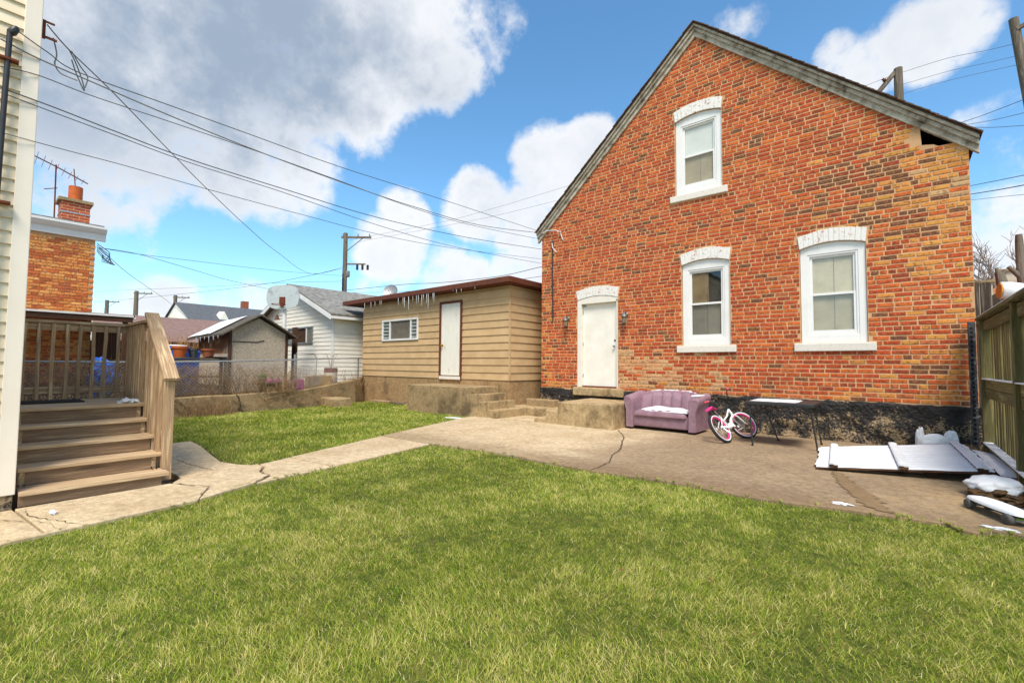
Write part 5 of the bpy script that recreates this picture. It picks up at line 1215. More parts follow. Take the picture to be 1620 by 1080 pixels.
# basketball hoop
M('backboard', srgb(176,186,186), srgb(150,160,162), c3=srgb(186,194,192), scale=4, rough=.5)
hp_ = T('basketball_hoop', 'old basketball backboard on a white pole before the garage', 'basketball hoop', (-16.9, 7.25, .5))
hx, hy = -16.95, 7.30
MB().tube([(hx,hy,.5),(hx,hy,2.2),(hx,hy,3.75)], .07, 12).build('pole', 'white_vinyl', hp_, smooth=True)
pts = []
for k in range(24):
    a = 2*math.pi*k/24; c, s = math.cos(a), math.sin(a); pts.append((math.copysign(abs(c)**.62, c)*.60, math.copysign(abs(s)**.72, s)*.44))
bbm = MB(); nrm = Vector((.62,-.78,0)); tn = Vector((.78,.62,0)); cc = Vector((hx,hy,3.72))+nrm*.12
for o_ in (0, .04): bbm.v += [tuple(cc+tn*px_+Vector((0,0,pz))+nrm*o_) for px_, pz in pts]
n = 24; bbm.f = [tuple(range(n)), tuple(range(2*n-1, n-1, -1))]+[(k, (k+1) % n, n+(k+1) % n, n+k) for k in range(n)]; bbm.build('backboard', 'backboard', hp_)
MB().box(-.1,.1,-.02,.02,-.12,.12).xf(Matrix.Translation(cc+nrm*.06+Vector((0,0,-.12))) @ Matrix.Rotation(math.atan2(tn.y, tn.x), 4, 'Z')).build('mounting_plate', 'rust', hp_)
MB().torus(cc+nrm*.30+Vector((0,0,-.30)), (0,0,1), .22, .012, 24, 6).build('rim', 'rust', hp_, smooth=True); MB().bar(cc+nrm*.04+Vector((0,0,-.30)), cc+nrm*.10+Vector((0,0,-.30)), .12, .08).build('rim_bracket', 'rust', hp_)
ol = T('outdoor_lamp', 'small dark lamp on the white pole under the backboard', 'lamp', (hx-.1, hy-.1, 2.95))
MB().lathe((hx-.22,hy-.16,2.92), [(.10,0),(.085,.03),(.03,.13),(.02,.18)], 12).build('shade', 'brown_trim', ol, smooth=True); MB().tube([(hx,hy,3.05),(hx-.22,hy-.16,3.08)], .012, 6).build('arm', 'brown_trim', ol)
tag(MB().box(-15.62,-15.32,7.0,7.06,.5,2.55).build('upright_board', 'brown_wood_z'), 'tall dark brown plank standing beside the particle board shed', 'plank')

# things in the neighbour's yard
M('blue_bin', srgb(24,92,200), srgb(30,104,214), rough=.45, scale=4); M('terracotta', srgb(206,104,48), srgb(186,90,42), rough=.7, scale=8); M('terracotta_dull', srgb(164,92,64), srgb(140,80,56), rough=.8, scale=8); M('toy_pink', srgb(206,90,160), srgb(180,66,140), rough=.5, scale=8); M('leaf_green', srgb(70,190,60), srgb(60,160,50), rough=.5); M('blue_tarp', srgb(30,90,190), srgb(60,130,220), scale=5, rough=.5); M('grey_plastic', srgb(84,90,90), srgb(66,70,70), rough=.5)
bn = T('blue_bin', 'bright blue storage barrel with a snowy lid behind the fence', 'barrel', (-14.9, 3.55, .5))
MB().lathe((-14.9,3.52,.5), [(.30,0),(.33,.05),(.36,1.15),(.36,1.2)], 20).build('body', 'blue_bin', bn, smooth=True); MB().lathe((-14.9,3.52,1.70), [(.38,0),(.39,.02),(.39,.05),(.30,.08),(.02,.09)], 20).build('lid', 'blue_bin', bn, smooth=True); MB().lathe((-14.9,3.52,1.785), [(.34,0),(.30,.02),(.05,.035)], 16).build('snow_cover', 'snow', bn, smooth=True)
bn2 = T('blue_bin', 'blue storage barrel half hidden behind the snowy lidded one', 'barrel', (-15.4, 4.0, .5))
MB().lathe((-15.5,3.95,.5), [(.30,0),(.33,.05),(.36,1.05),(.36,1.1)], 20).build('body', 'blue_bin', bn2, smooth=True); MB().lathe((-15.5,3.95,1.60), [(.38,0),(.39,.05),(.3,.08),(.02,.09)], 20).build('lid', 'blue_bin', bn2, smooth=True)
bt = T('potting_bench', 'old wooden potting bench behind the chain-link fence', 'bench', (-14.1, 3.6, .5))
for k in range(4): MB().box(-14.30+k*.11, -14.20+k*.11, 3.05, 4.55, 1.44, 1.475).build('top_board', 'grey_wood_y', bt)
for x, y in ((-14.25,3.1),(-13.92,3.1),(-14.25,4.48),(-13.92,4.48)): MB().box(x-.035, x+.035, y-.035, y+.035, .5, 1.44).build('leg', 'grey_wood_z', bt)
MB().box(-14.26,-13.92,3.1,4.5,.95,.99).build('shelf', 'grey_wood_y', bt); MB().box(-13.92,-13.88,3.08,4.52,1.36,1.43).build('apron', 'grey_wood_y', bt)
def pot(x, y, z, r, h, mat, label, cat='pot'):
    o = MB().lathe((x,y,z), [(r*.62,0),(r*.9,h*.78),(r*1.0,h*.79),(r*1.03,h),(r*.92,h),(r*.85,h*.8),(r*.6,.05)], 18).build('flower_pot', mat, smooth=True); return tag(o, label, cat, 'flower pots on the bench')
pot(-14.1,3.48,1.476,.18,.29,'terracotta','bright orange flower pot on the potting bench'); pot(-14.1,4.12,1.476,.17,.24,'terracotta_dull','dull brown flower pot nearest the shed on the bench'); pot(-14.2,3.80,1.476,.12,.24,'grey_plastic','dark plastic pot between the two clay pots')
t_ = MB().lathe((-14.1,4.3,1.476), [(.26,0),(.28,.025),(.24,.025)], 16).build('plant_saucer', 'dark'); tag(t_, 'flat dark saucer at the end of the potting bench', 'saucer')
for k, (y, w, mt, lab) in enumerate(((5.88,.34,'toy_pink','pink plastic tub left of the fence post'),(6.58,.30,'toy_pink','pink plastic tub right of the fence post'))):
    tag(MB().rbox(-14.35,-14.05,y-w/2,y+w/2,.5,.5+.36,.05,3).build('plastic_tub', mt, smooth=True), lab, 'tub', 'pink tubs behind the fence')
gp_ = T('green_frog_planter', 'small pale pot with a bright green top on a concrete block', 'planter', (-13.95, 5.45, .72)); MB().lathe((-13.95,5.45,.80), [(.07,0),(.10,.14),(.09,.14)], 12).build('pot', 'dirty_panel', gp_, smooth=True); l_ = lump('green_top', None, (-13.95,5.45,.97), (.10,.10,.05), 'leaf_green', .3, 3); l_.parent = gp_; l_.location = -Vector(gp_.location)
tag(MB().rbox(-14.05,-13.75,5.45,5.85,.5,.72,.02,2).build('cinder_block', 'old_concrete'), 'grey concrete block behind the fence under the green planter', 'block'); tag(MB().box(-14.1,-13.72,5.3,5.9,.722,.775).build('plank', 'grey_wood_y'), 'short plank across the concrete block behind the fence', 'plank')
dr = T('planter_drum', 'rusty beige drum planter before the white garage corner', 'drum', (-14.75, 7.95, .6)); MB().lathe((-14.75,7.95,.55), [(.20,0),(.21,.02),(.21,.62),(.205,.63)], 18).build('body', 'dirty_panel', dr, smooth=True); MB().lathe((-14.75,7.95,1.04), [(.213,0),(.216,.02),(.216,.15),(.18,.16)], 18).build('band', 'rust', dr, smooth=True)
for k in range(5): a = k*1.26; MB().tube([(-14.75,7.95,1.15),(-14.75+.1*math.cos(a),7.95+.1*math.sin(a),1.5),(-14.75+.17*math.cos(a),7.95+.2*math.sin(a),1.65)], .006, 4).build('stem', 'dry_twig', dr)
tag(MB().rbox(-14.5,-14.1,6.95,7.65,.55,.95,.02,2).jit(.02,4).build('stone_planter', 'old_concrete'), 'grey concrete planter box on the retaining wall by the garage', 'planter')
rk = T('wire_rack', 'leaning wire rack behind the fence by the brown plank', 'rack', (-14.6, 6.95, .6))
fr_ = [(-14.7,6.75,.55),(-14.7,6.75,1.68),(-14.75,7.35,1.66),(-14.75,7.45,1.5),(-14.72,7.40,.6)]; MB().tube(fr_, .014, 6).build('frame', 'grey_metal', rk)
for k in range(7): MB().tube([(-14.7,6.8+k*.09,.6),(-14.7,6.82+k*.09,1.2)], .006, 4).build('wire', 'grey_metal', rk)
for k in range(5): MB().tube([(-14.7,6.76,.62+k*.14),(-14.7,7.40,.64+k*.14)], .006, 4).build('wire', 'grey_metal', rk)
tp = lump('tarp', 'crumpled blue tarp bundle behind the porch railing', (-14.35,2.05,.95), (.30,.24,.45), 'blue_tarp', .45, 9, .5, 'tarp', 2.6)

# ------------------------------------------------------------------ neighbour brick house
nb = T('neighbour_brick_house', 'tall orange brick house with white cornice behind the porch', 'house', (-17, 0, 0))
NX, NY1, NZ = -17.0, 2.14, 4.72
MB().box(-26, NX-.012, -9, NY1-.01, 0, NZ).build('wall', 'mortar', nb)
vs, fs, cs = [], [], []; NC = [srgb(222,132,68), srgb(236,158,84), srgb(204,104,58), srgb(228,146,80), srgb(186,96,60), srgb(240,174,104)]
for r in range(int(NZ/.08)):
    z0 = .01+r*.08; y = NY1-(.116 if r % 2 else 0)
    while y > -1.4:
        L = .222 if not (r % 6 == 2) else .108; a, b = y-L, y; y -= L+.011; k = len(vs); c = random.choice(NC); f_ = random.uniform(.85, 1.1); pj = random.uniform(0, .005)
        for ins, x in ((0, NX-.02), (.004, NX+pj)): vs += [(x, a+ins, z0+ins), (x, min(b, NY1)-ins, z0+ins), (x, min(b, NY1)-ins, z0+.068-ins), (x, a+ins, z0+.068-ins)]
        fs += [(k+4,k+5,k+6,k+7)]+[(k+j, k+(j+1) % 4, k+4+(j+1) % 4, k+4+j) for j in range(4)]; cs += [tuple(v*f_ for v in c)]*8
bw = MB(); bw.v, bw.f = vs, fs; ob = bw.build('brickwork', 'brick_many', nb, kind='stuff')
ca = ob.data.color_attributes.new('tint', 'FLOAT_COLOR', 'POINT'); ca.data.foreach_set('color', np.array([(*c, 1) for c in cs], np.float32).ravel())
MB().prism([(NX-.05,NZ),(NX+.06,NZ),(NX+.08,NZ+.17),(NX+.14,NZ+.20),(NX+.22,NZ+.30),(NX+.22,NZ+.36),(NX-.05,NZ+.36)], 'y', -9, NY1+.2).build('cornice', 'white_vinyl', nb)
MB().box(-26, NX+.1, -9, NY1+.15, NZ+.362, NZ+.42).build('roof', 'roof_gray', nb)
ch = MB().box(-17.75,-17.1,1.42,2.0,NZ+.3,NZ+.98).build('chimney', 'side_brick', nb); MB().box(-17.8,-17.05,1.36,2.06,NZ+.98,NZ+1.06).build('chimney_cap', 'old_concrete', ch); MB().lathe((-17.4,1.72,NZ+1.06), [(.15,0),(.15,.42),(.12,.42)], 14).build('flue', 'terracotta', ch, smooth=True); MB().box(-17.76,-17.09,1.41,2.01,NZ+.66,NZ+.70).build('metal_band', 'galvanised', ch)
an = T('tv_antenna', 'rusty rooftop television antenna beside the chimney', 'antenna', (-17.3, 1.32, NZ))
MB().tube([(-17.3,1.32,NZ+.3),(-17.3,1.30,NZ+1.95)], .018, 6).build('mast', 'rust', an); MB().tube([(-17.3,.75,NZ+2.1),(-17.3,1.3,NZ+1.9),(-17.3,1.95,NZ+1.62)], .016, 6).build('boom', 'rust', an)
for k in range(9): y = .8+k*.13; z = NZ+2.08-(y-.75)*.4; MB().tube([(-17.9+.04*k,y,z),(-16.7-.04*k,y,z)], .006, 4).build('element', 'galvanised', an)
MB().tube([(-17.3,1.65,NZ+1.95),(-17.3,1.7,NZ+1.4)], .012, 5).build('element', 'rust', an); MB().tube([(-17.3,1.1,NZ+1.22),(-17.3,1.35,NZ+1.32)], .012, 5).build('element', 'rust', an)
pr = T('neighbour_porch', 'flat roofed back porch with white fascia on the orange brick house', 'porch', (-16, 1.6, .5))
MB().box(NX+.01,-15.4,-4,2.75,2.50,2.55).build('roof', 'roof_gray', pr); MB().box(-15.4,-15.36,-4,2.78,2.515,2.56).build('fascia', 'white_vinyl', pr); MB().box(-15.42,-15.38,-4,2.74,2.38,2.514).build('beam', 'brown_wood_y', pr); MB().box(NX+.01,-15.36,2.75,2.79,2.48,2.56).build('fascia', 'white_vinyl', pr)
for y in (2.6,): MB().box(-15.52,-15.42,y-.05,y+.05,.5,2.40).build('post', 'brown_wood_z', pr)
MB().box(NX+.01,-16.6,2.15,2.7,.5,2.4).build('back_panel', 'brown_wood_z', pr)

# brown board fence, roofs beyond
bf = T('brown_board_fence', 'dark brown dog-eared board fence behind the barrels', 'fence', (-21.8, 5, .5))
for k in range(30):
    y = 2.4+k*.15; h = 2.12+random.uniform(-.02, .02); MB().prism([(y,.5),(y+.142,.5),(y+.142,h-.04),(y+.11,h),(y+.03,h),(y,h-.04)], 'x', -21.83, -21.80).build('picket', 'brown_wood_z', bf)
M('brown_roof', srgb(140,112,102), srgb(118,94,86), scale=6, rough=.9, bump=.2)
def far_house(name, label, x0, x1, y0, y1, ze, zr, wm, rm, ridge='y', snow=False):
    r_ = T(name, label, 'house', ((x0+x1)/2, (y0+y1)/2, 0)); MB().box(x0, x1, y0, y1, 0, ze).build('wall', wm, r_); xm, ym = (x0+x1)/2, (y0+y1)/2; q = MB()
    if ridge == 'y':
        q.v = [(x0-.4,y0-.4,ze),(x1+.4,y0-.4,ze),(x1+.4,y1+.4,ze),(x0-.4,y1+.4,ze),(xm,y0-.4,zr),(xm,y1+.4,zr)]; q.f = [(0,4,5,3),(1,2,5,4),(0,3,2,1)]; g = MB().add([(x0,y0-.2,ze),(x1,y0-.2,ze),(xm,y0-.2,zr-.1)], [(0,1,2)])
    else:
        q.v = [(x0-.4,y0-.4,ze),(x1+.4,y0-.4,ze),(x1+.4,y1+.4,ze),(x0-.4,y1+.4,ze),(x0-.4,ym,zr),(x1+.4,ym,zr)]; q.f = [(0,1,5,4),(2,3,4,5),(0,3,2,1)]; g = MB().add([(x1+.2,y0,ze),(x1+.2,y1,ze),(x1+.2,ym,zr-.1)], [(0,1,2)])
    q.build('roof', rm, r_); g.build('gable', wm, r_); return r_
far_house('garage', 'low neighbour garage with a brown roof behind the board fence', -34, -26, 4.0, 13.0, 2.3, 3.75, 'garage_white', 'brown_roof', 'y')
fh = far_house('house', 'distant white house with dark roof and dormers on the skyline', -66, -54, 14.5, 26.5, 5.3, 7.9, 'garage_white', 'dark_roof' if 'dark_roof' in MATS else 'roof_gray', 'y')
M('dark_roof', srgb(78,80,84), srgb(98,100,104), scale=4, rough=.9)
[c for c in fh.children if c.name.startswith('roof')][0].data.materials[0] = MATS['dark_roof']
for y in (17.5, 21.5):
    d_ = MB().add([(-56.8,y-.5,6.3),(-55.2,y-.5,5.8),(-55.2,y+.5,5.8),(-56.8,y+.5,6.3),(-56.8,y,6.95),(-55.2,y,6.8)], [(1,2,5),(0,1,5,4),(2,3,4,5)]).build('dormer', 'garage_white', fh)
MB().box(-61,-60.3,21.0,21.7,7.4,8.8).build('chimney', 'terracotta_dull', fh)
far_house('house', 'distant grey house with snowy flat roof left of the dormered one', -60, -50, 4, 12, 4.4, 5.0, 'roof_gray', 'snow', 'y')
far_house('house', 'low tan building with a brick chimney behind the garage', -52, -40, 22, 30, 5.0, 6.5, 'found_concrete', 'brown_roof', 'y')

# utility poles
wood('pole_wood_z', srgb(120,108,94), srgb(150,138,122), srgb(98,86,74), 'z', .08)
def pole(x, y, zt, r, arm_dir, label, arms=1, tilt=(0,0), loc0=0.0):
    t_ = T('utility_pole', label, 'utility pole', (x, y, 0), 'utility poles'); tx, ty = tilt
    P_ = lambda z: Vector((x+tx*(zt-z), y+ty*(zt-z), z))
    MB().tube([P_(0), P_(zt*.5), P_(zt)], [r*1.25, r*1.1, r*.85], 12).build('pole', 'pole_wood_z', t_, smooth=True)
    a = Vector(arm_dir).normalized()
    for k in range(arms):
        z = zt-.25-k*1.2; c = P_(z); MB().bar(c-a*.25, c+a*1.55, .10, .12).build('crossarm', 'pole_wood_z', t_); MB().bar(c+a*1.05+Vector((0,0,-.04)), c+Vector((0,0,-.85))+a*.08, .03, .04).build('brace', 'pole_wood_z', t_)
        for d in (-.15, .75, 1.45): MB().lathe(tuple(c+a*d+Vector((0,0,.06))), [(.02,0),(.05,.05),(.03,.09),(.05,.12),(.01,.16)], 8).build('insulator', 'grey_metal', t_, smooth=True)
    return t_
p1 = pole(-25.55, 14.5, 9.3, .14, (.75,.66,0), 'tall wooden utility pole rising behind the white garage')
MB().lathe((-25.42,14.62,6.6), [(.10,0),(.13,.05),(.13,.35),(.06,.4)], 10).build('transformer', 'grey_metal', p1, smooth=True)
MB().bar((-25.5,14.55,7.4),(-24.6,15.3,7.4),.08,.08).build('crossarm', 'pole_wood_z', p1)
for k in range(3): MB().box(-25.0+k*.25-.05,-25.0+k*.25+.05,14.95+k*.2,15.05+k*.2,7.05,7.35).build('insulator', 'black_metal', p1)
for k in range(6): z = 6.8-k*.25; MB().tube([(-25.5,14.4,z),(-25.3,14.2,z-.15),(-25.45,14.35,z-.5)], .02, 5).build('cable_loop', 'black_metal', p1)
pole(-63.5, 11.5, 9.1, .22, (.65,.76,0), 'middle of three distant utility poles above the porch railing'); pole(-66.3, 15.7, 9.4, .22, (.65,.76,0), 'distant utility pole nearest the dormered house'); pole(-85.8, 12.3, 10.1, .26, (.65,.76,0), 'farthest and leftmost utility pole above the porch railing')
p5 = pole(.29, 18.63, 10.85, .13, (-.9,.3,0), 'wooden pole top rising behind the brick house roof', 0); MB().bar((.22,18.6,10.75),(-.75,18.55,9.6),.10,.12).build('brace_arm', 'pole_wood_z', p5)
for s_ in (.25, .8): q = Vector((.22,18.6,10.75)).lerp(Vector((-.75,18.55,9.6)), s_); MB().lathe(tuple(q+Vector((0,-.05,.05))), [(.03,0),(.06,.05),(.03,.09),(.05,.12)], 8, (-.5,-.2,.6)).build('insulator', 'rust', p5, smooth=True)
p6 = pole(2.81, 18.75, 11.3, .12, (1,.2,0), 'leaning wooden utility pole at the right edge of the sky', 0, (.10, .05)); MB().bar((2.85,18.7,10.95),(4.0,18.7,11.3),.09,.10).build('crossarm', 'pole_wood_z', p6)

# overhead wires: (points, radius, label)
WIRES = [
 ([(-6.05,0.14,4.36),(-6.08,0.36,4.27),(-6.11,0.58,4.20),(-6.22,1.33,4.25),(-6.35,2.26,4.31),(-6.54,3.61,4.40),(-6.84,5.78,4.62),(-7.43,9.93,5.02)], .008, 'uppermost black cable from the service mast to the brick eave'),
 ([(-6.05,0.06,4.22),(-6.08,0.30,4.18),(-6.13,0.69,4.16),(-6.21,1.34,4.13),(-6.33,2.26,4.12),(-6.50,3.59,4.15),(-6.68,5.06,4.22),(-6.95,7.14,4.42),(-7.30,9.93,4.94)], .011, 'thick grey twisted cable ending in the white cable at the eave'),
 ([(-6.05,0.07,3.97),(-6.08,0.30,4.02),(-6.13,0.69,4.02),(-6.21,1.34,4.06),(-6.35,2.40,4.12),(-6.50,3.60,4.16),(-6.69,5.06,4.20),(-6.91,6.72,4.33),(-7.32,9.93,4.77)], .007, 'thin black cable joining the twisted cable midway'),
 ([(-6.05,0.08,3.78),(-6.10,0.44,3.77),(-6.16,0.90,3.74),(-6.24,1.56,3.71),(-6.39,2.70,3.74),(-6.60,4.35,3.80),(-6.90,6.70,4.04),(-7.32,9.93,4.50)], .009, 'upper of the paired black cables running below the twisted cable'),
 ([(-6.05,0.08,3.74),(-6.10,0.44,3.72),(-6.16,0.90,3.70),(-6.24,1.56,3.67),(-6.39,2.70,3.69),(-6.60,4.35,3.67),(-6.87,6.43,3.76),(-7.32,9.93,4.11)], .007, 'lower of the paired black cables running below the twisted cable'),
 ([(-6.05,0.09,3.38),(-6.10,0.50,3.39),(-6.16,0.98,3.41),(-6.26,1.75,3.42),(-6.42,2.99,3.46),(-6.60,4.35,3.52),(-6.83,6.17,3.70),(-7.32,9.93,4.23)], .006, 'lowest single cable from the cream siding to the brick house'),
 ([(-6.15,0.35,4.57),(-6.40,0.53,4.53),(-7.02,0.97,4.53),(-8.12,1.76,4.47),(-9.27,2.59,4.42),(-11.13,3.93,4.40),(-13.34,5.52,4.47),(-17.71,8.66,4.91),(-25.70,14.39,7.15)], .010, 'long cable crossing the others from corner bracket to the tall pole'),
 ([(-16.90,2.20,4.51),(-17.72,3.21,4.65),(-19.09,4.90,4.66),(-20.68,6.85,4.67),(-24.03,10.96,4.94)], .012, 'sagging cable from the orange brick corner towards the garage roof'),
 ([(-16.90,2.20,4.51),(-17.61,3.19,4.63),(-18.78,4.81,4.90),(-20.78,7.59,5.36),(-23.13,10.85,5.96),(-25.71,14.41,6.69)], .010, 'straight cable from the orange brick corner to the tall pole'),
 ([(-16.90,2.20,4.51),(-20.23,3.36,4.44),(-24.35,4.80,4.51),(-31.06,7.14,4.63),(-46.90,12.68,4.56)], .012, 'steep cable from the orange brick corner down to the far roofs'),
 ([(-80.47,10.33,9.13),(-52.53,12.40,7.78),(-37.01,13.55,7.15),(-30.00,14.07,7.07),(-25.70,14.39,7.15)], .022, 'long cable from the distant poles rising to the tall pole'),
 ([(-90.02,2.31,8.87),(-60.96,7.78,8.26),(-43.18,11.13,7.32),(-31.23,13.39,6.73),(-25.72,14.43,6.34)], .016, 'faint cable behind the distant poles, second below the long one'),
 ([(-25.49,14.65,5.81),(-20.70,15.33,5.74),(-18.00,15.72,5.60),(-14.48,16.23,5.59),(-12.20,16.56,5.80),(-10.86,16.75,5.85)], .022, 'thick cable with a splice just above the tan shed roof'),
 ([(-25.50,14.65,5.65),(-20.70,15.35,5.35),(-15.98,16.03,5.26),(-12.21,16.57,5.37),(-10.87,16.76,5.43)], .016, 'thinner cable passing behind the tan shed roof ridge'),
 ([(-25.30,14.62,8.85),(-18.97,16.51,9.20),(-16.01,17.40,9.54),(-12.68,18.39,10.04),(-11.15,18.85,10.27)], .009, 'upper faint power line from pole crossarm to behind the brick gable'),
 ([(-24.95,14.92,8.74),(-19.08,16.60,8.99),(-16.07,17.47,9.16),(-13.02,18.34,9.46),(-11.16,18.87,9.66)], .009, 'lower faint power line from pole crossarm to behind the brick gable'),
 ([(0.34,18.67,10.70),(1.45,18.76,10.75),(2.26,18.83,10.66),(2.92,18.88,10.62)], .009, 'top power line between the two poles behind the brick house'),
 ([(0.33,18.68,10.31),(1.44,18.78,10.35),(2.25,18.84,10.29),(2.91,18.90,10.26)], .008, 'middle power line between the two poles behind the brick house'),
 ([(0.32,18.70,10.01),(1.43,18.80,10.07),(2.93,18.93,10.01)], .008, 'bottom power line between the two poles behind the brick house'),
 ([(0.34,18.67,10.70),(-0.04,18.82,10.76),(-0.53,19.01,10.80),(-1.24,19.29,10.85)], .008, 'short power line dropping from the pole behind the sloping roof'),
 ([(1.28,15.10,7.23),(1.68,14.37,7.01),(2.26,13.34,6.75)], .010, 'steepest cable leaving the right roof eave of the brick house'),
 ([(1.35,15.16,7.19),(1.77,14.32,6.82),(2.25,13.35,6.45)], .008, 'middle cable leaving the right roof eave of the brick house'),
 ([(1.41,15.22,7.16),(1.78,14.41,6.69),(2.25,13.36,6.16)], .008, 'lowest cable leaving the right roof eave of the brick house'),
 ([(1.1,24.4,8.3),(1.66,19.37,6.88),(2.04,16.01,5.94),(2.32,13.48,5.24)], .013, 'upper of the cables emerging low behind the brick corner'),
 ([(1.1,24.4,8.0),(1.66,19.38,6.63),(2.03,16.02,5.71),(2.31,13.49,5.04)], .017, 'thick middle cable emerging low behind the brick corner'),
 ([(1.1,24.4,7.9),(1.65,19.39,6.47),(2.03,16.02,5.53),(2.31,13.50,4.82)], .008, 'thin lowest cable emerging behind the brick corner'),
]
def spline(pts, n=7):
    P_ = [Vector(p) for p in pts]; out = []
    for i in range(len(P_)-1):
        p0, p1, p2, p3 = P_[max(i-1, 0)], P_[i], P_[i+1], P_[min(i+2, len(P_)-1)]
        for k in range(n):
            t = k/n; out.append(.5*((2*p1)+(p2-p0)*t+(2*p0-5*p1+4*p2-p3)*t*t+(3*p1-p0-3*p2+p3)*t**3))
    return out+[P_[-1]]
M('wire_black', (.07,.065,.06), (.09,.085,.08), rough=.6); M('wire_grey', (.16,.16,.16), (.22,.21,.2), rough=.6)
for k, (pts, r, lab) in enumerate(WIRES):
    tag(MB().tube(spline(pts), r*.66, 5).build('overhead_wire', 'wire_grey' if k in (1, 6) else 'wire_black', smooth=True), lab, 'wire', 'overhead wires')
nl = T('wire_loops', 'small tangle of wires at the orange brick corner', 'wire', (-16.9, 2.25, 4.4))
for k in range(5): MB().tube(spline([(-16.92,2.16,4.62-.05*k),(-16.85,2.3,4.5-.07*k),(-16.84,2.42,4.38-.06*k),(-16.86,2.34+.05*k,4.2-.03*k),(-16.88,2.26,4.34-.05*k)], 5), .010, 4).build('loop', 'wire_black', nl, smooth=True)
lp = T('wire_loops', 'tangle of cut wire loops hanging beside the corner trim', 'wire', (-6.3, .55, 4.3))
for pts in ([(-6.22,.40,4.50),(-6.24,.43,4.36),(-6.24,.42,4.26),(-6.22,.46,4.18),(-6.18,.52,4.15),(-6.17,.58,4.14)], [(-6.36,.52,4.52),(-6.42,.58,4.44),(-6.46,.64,4.30),(-6.44,.66,4.18),(-6.42,.60,4.30),(-6.40,.55,4.44)], [(-6.34,.54,4.50),(-6.40,.62,4.40),(-6.44,.68,4.34),(-6.40,.66,4.20)]):
    MB().tube(spline(pts, 5), .006, 5).build('loop', 'wire_grey', lp, smooth=True)
# ------------------------------------------------------------------ beyond the green fence
gb = T('grey_board_fence', 'weathered grey board fence beyond the green fence', 'fence', (2.2, 12.5, 0))
for k in range(16):
    x = 1.12+k*.16; h = 2.78+random.uniform(-.03, .03)+(.25 if k < 2 else 0); MB().prism([(x,0),(x+.152,0),(x+.152,h-.03),(x+.12,h),(x+.03,h),(x,h-.03)], 'y', 12.5, 12.525).build('picket', 'grey_wood_z', gb)
MB().box(1.1,3.7,12.46,12.5,2.2,2.3).build('rail', 'grey_wood_x', gb)
wood('bark', srgb(104,92,80), srgb(74,64,56), srgb(130,118,104), 'z', .1, .9)
def stump(name, label, pts, rs, branches):
    t_ = T(name, label, 'tree trunk', (pts[0][0], pts[0][1], 0), 'pollarded trunks'); MB().tube(spline(pts, 5), [float(np.interp(k, np.linspace(0, 5*(len(pts)-1), len(pts)), rs)) for k in range(5*(len(pts)-1)+1)], 10).jit(.03, 5).build('trunk', 'bark', t_, smooth=True)
    for bp_, br in branches: MB().tube(bp_, br, 8).jit(.012, 7).build('limb_stub', 'bark', t_, smooth=True)
stump('tree_stump', 'short sawn-off tree trunk behind the fence', [(1.72,12.9,0),(1.70,12.9,1.5),(1.66,12.9,2.6),(1.60,12.9,3.2)], [.14,.12,.10,.075], [([(1.60,12.9,3.15),(1.55,12.88,3.32)], [.05,.03]), ([(1.61,12.9,3.12),(1.68,12.9,3.26)], [.05,.035])])
stump('tree_stump', 'taller sawn-off tree trunk at the right edge behind the fence', [(1.86,12.0,0),(1.82,12.0,2.0),(1.76,12.0,3.0),(1.74,12.0,3.75)], [.10,.085,.065,.045], [([(1.77,12.0,2.95),(1.66,11.98,3.1),(1.60,11.98,3.18)], [.05,.042,.035])])
M('foam', srgb(214,160,84), srgb(196,136,66), scale=12, rough=.9); M('plastic_wrap', (.72,.73,.74), (.80,.80,.81), scale=8, rough=.3, bump=.5, bscale=14)
bx_ = T('storage_rack', 'timber rack behind the green fence carrying wrapped rolls', 'rack', (1.6, 10.7, 0)); MB().box(1.28,2.4,10.4,11.1,2.16,2.22).build('shelf', 'grey_wood_x', bx_)
for x, y in ((1.36,10.5),(2.3,10.5),(1.36,11.0),(2.3,11.0)): MB().box(x-.04,x+.04,y-.04,y+.04,0,2.16).build('leg', 'grey_wood_z', bx_)
for k, (c, ax, r, lab) in enumerate((((1.33,10.65,2.60),(.95,.18,-.1),.135,'tan foam roll wrapped in white plastic, uppermost behind the fence'),((1.42,10.58,2.34),(.95,.3,-.02),.12,'tan foam roll wrapped in white plastic under the other roll'))):
    r_ = T('wrapped_roll', lab, 'roll', c, 'wrapped foam rolls'); a = Vector(ax).normalized(); MB().lathe(c, [(r*.2,-.02),(r*.86,-.03),(r*.9,-.02),(r*.9,.8)], 20, a).build('core', 'foam', r_, smooth=False)
    MB().lathe(Vector(c)+a*.0, [(r*.92,-.012),(r,.0),(r*1.02,.1),(r*.97,.25),(r*1.03,.4),(r,.82),(r*.3,.86)], 20, a).jit(.02, 8).build('wrap', 'plastic_wrap', r_, smooth=True)
M('orange_roof', srgb(206,136,84), srgb(184,116,70), scale=5, rough=.9, bump=.2)
oh = far_house('house', 'distant house with orange roof and two pale chimneys behind the stumps', 3.0, 13.0, 30, 42, 3.5, 5.75, 'garage_white', 'orange_roof', 'x')
for x, y, w, z0_, z1_ in ((3.2,30.9,.7,3.6,5.35),(4.35,31.6,.95,3.8,5.9)):
    c_ = MB().box(x-w/2,x+w/2,y-.4,y+.4,z0_,z1_).build('chimney', 'dirty_panel', oh); MB().box(x-w/2-.08,x+w/2+.08,y-.48,y+.48,z1_,z1_+.12).build('chimney_cap', 'old_concrete', c_)
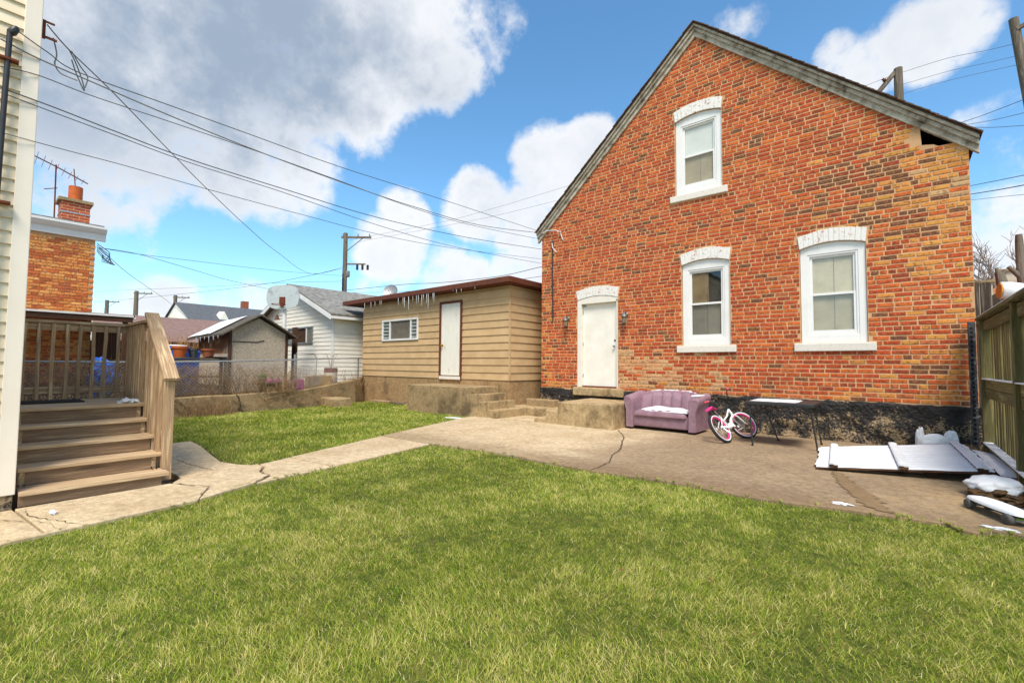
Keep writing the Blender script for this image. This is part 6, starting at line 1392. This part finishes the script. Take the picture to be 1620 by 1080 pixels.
def bare_tree(label, x, y, h, seed, spread=.5):
    rnd = random.Random(seed); t_ = T('bare_tree', label, 'tree', (x, y, 0), 'bare trees'); tr = MB(); cr_ = MB()
    def grow(p, d, L, r, lev):
        pts = [p]; q = p.copy(); dd = d.copy()
        for k in range(4): dd = (dd+Vector((rnd.gauss(0, .14), rnd.gauss(0, .14), rnd.gauss(.03, .07)))).normalized(); q = q+dd*L/4; pts.append(q.copy())
        r = max(r, .016); (tr if lev < 2 else cr_).tube(pts, [r, r*.9, r*.8, r*.7, r*.6], 6 if lev < 2 else 3, False)
        if lev >= 5: return
        for k in range(4 if lev else 6):
            s_ = rnd.randint(1, 4); nd = (dd+Vector((rnd.gauss(0, spread), rnd.gauss(0, spread), rnd.gauss(.1, spread*.6)))).normalized(); grow(pts[s_], nd, L*rnd.uniform(.55, .8), r*.55, lev+1)
    grow(Vector((x, y, 0)), Vector((0,0,1)), h*.38, h*.020, 0)
    tr.build('trunk', 'bark', t_, smooth=True); cr_.build('crown', 'twig', t_)
M('twig', srgb(132,118,110), srgb(160,146,136), rough=.95)
bare_tree('bare leafless tree just beyond the brick house corner', 3.9, 34, 9.6, 3); bare_tree('bare leafless tree above the orange roof at the right edge', 6.2, 40, 10.5, 8); bare_tree('small bare tree above the low tan building far left', -60, 31, 9.5, 5)

# ------------------------------------------------------------------ litter and weeds
brush('dry_weeds', 'dry weeds between the brick corner and the green fence post', [(.6,1.0,9.55,9.85,.04,.16,150,1.6,.004)], 'dry_twig', 'weeds')
M('leaf_brown', srgb(134,92,54), srgb(96,66,42), scale=30, rough=.9)
dl_ = MB()
def leaf(x, y, z, s):
    a = random.uniform(0, 6.28); c, n_ = math.cos(a)*s, math.sin(a)*s; t1, t2 = random.uniform(0, .6)*s, random.uniform(0, .6)*s
    dl_.add([(x-c, y-n_, z), (x-n_*.5, y+c*.5, z+t1), (x+c, y+n_, z+.002), (x+n_*.5, y-c*.5, z+t2)], [(0,1,2,3)])
for k in range(90): leaf(random.uniform(-4.2,1.0), 9.93-abs(random.gauss(0,.22)), .048, random.uniform(.01,.022))
for k in range(50): leaf(random.uniform(-6.0,1.2), random.uniform(5.3,9.5), .048, random.uniform(.006,.016))
for k in range(40): leaf(random.uniform(-13.0,-8.6), random.uniform(8.6,9.2), .03, random.uniform(.012,.03))
for k in range(60): x = random.uniform(-5.5,1.0); leaf(x, random.uniform(2.2,5.0), .05, random.uniform(.008,.018))
o = dl_.build('dead_leaves', 'leaf_brown'); o['kind'] = 'stuff'; tag(o, 'scattered dead leaves and crumbs on the patio and lawn', 'leaves')
tf = MB()
def tuft(x, y, h, n):
    for k in range(n):
        a = random.uniform(0, 6.28); l = h*random.uniform(.3, .9); hh = h*random.uniform(.5, 1); w = .003
        tf.add([(x-w, y, .03), (x+w, y, .03), (x+math.cos(a)*l, y+math.sin(a)*l, hh+.03)], [(0,1,2)])
for k in range(70):
    t_ = random.random()*(len(PATIO_FRONT)-3); i = int(t_); a, b = PATIO_FRONT[i], PATIO_FRONT[i+1]; f_ = t_-i; tuft(a[0]+(b[0]-a[0])*f_, a[1]+(b[1]-a[1])*f_-.01+random.uniform(0,.04), random.uniform(.03,.07), 14)
for k in range(40):
    t_ = random.random()*(len(WALK_FRONT)-3)+1; i = int(t_); a, b = WALK_FRONT[i], WALK_FRONT[i+1]; f_ = t_-i; tuft(a[0]+(b[0]-a[0])*f_+random.uniform(-.05,.0), a[1]+(b[1]-a[1])*f_, random.uniform(.03,.06), 12)
for k in range(26): x = random.uniform(-8.4,-6.3); tuft(x, 8.2+random.uniform(-.1,.2), .05, 10)
M('tuft_green', srgb(110,132,40), srgb(176,164,84), scale=14, rough=.7)
o = tf.build('grass_tufts', 'tuft_green'); o['kind'] = 'stuff'; tag(o, 'ragged grass tufts creeping over the concrete edges', 'grass')
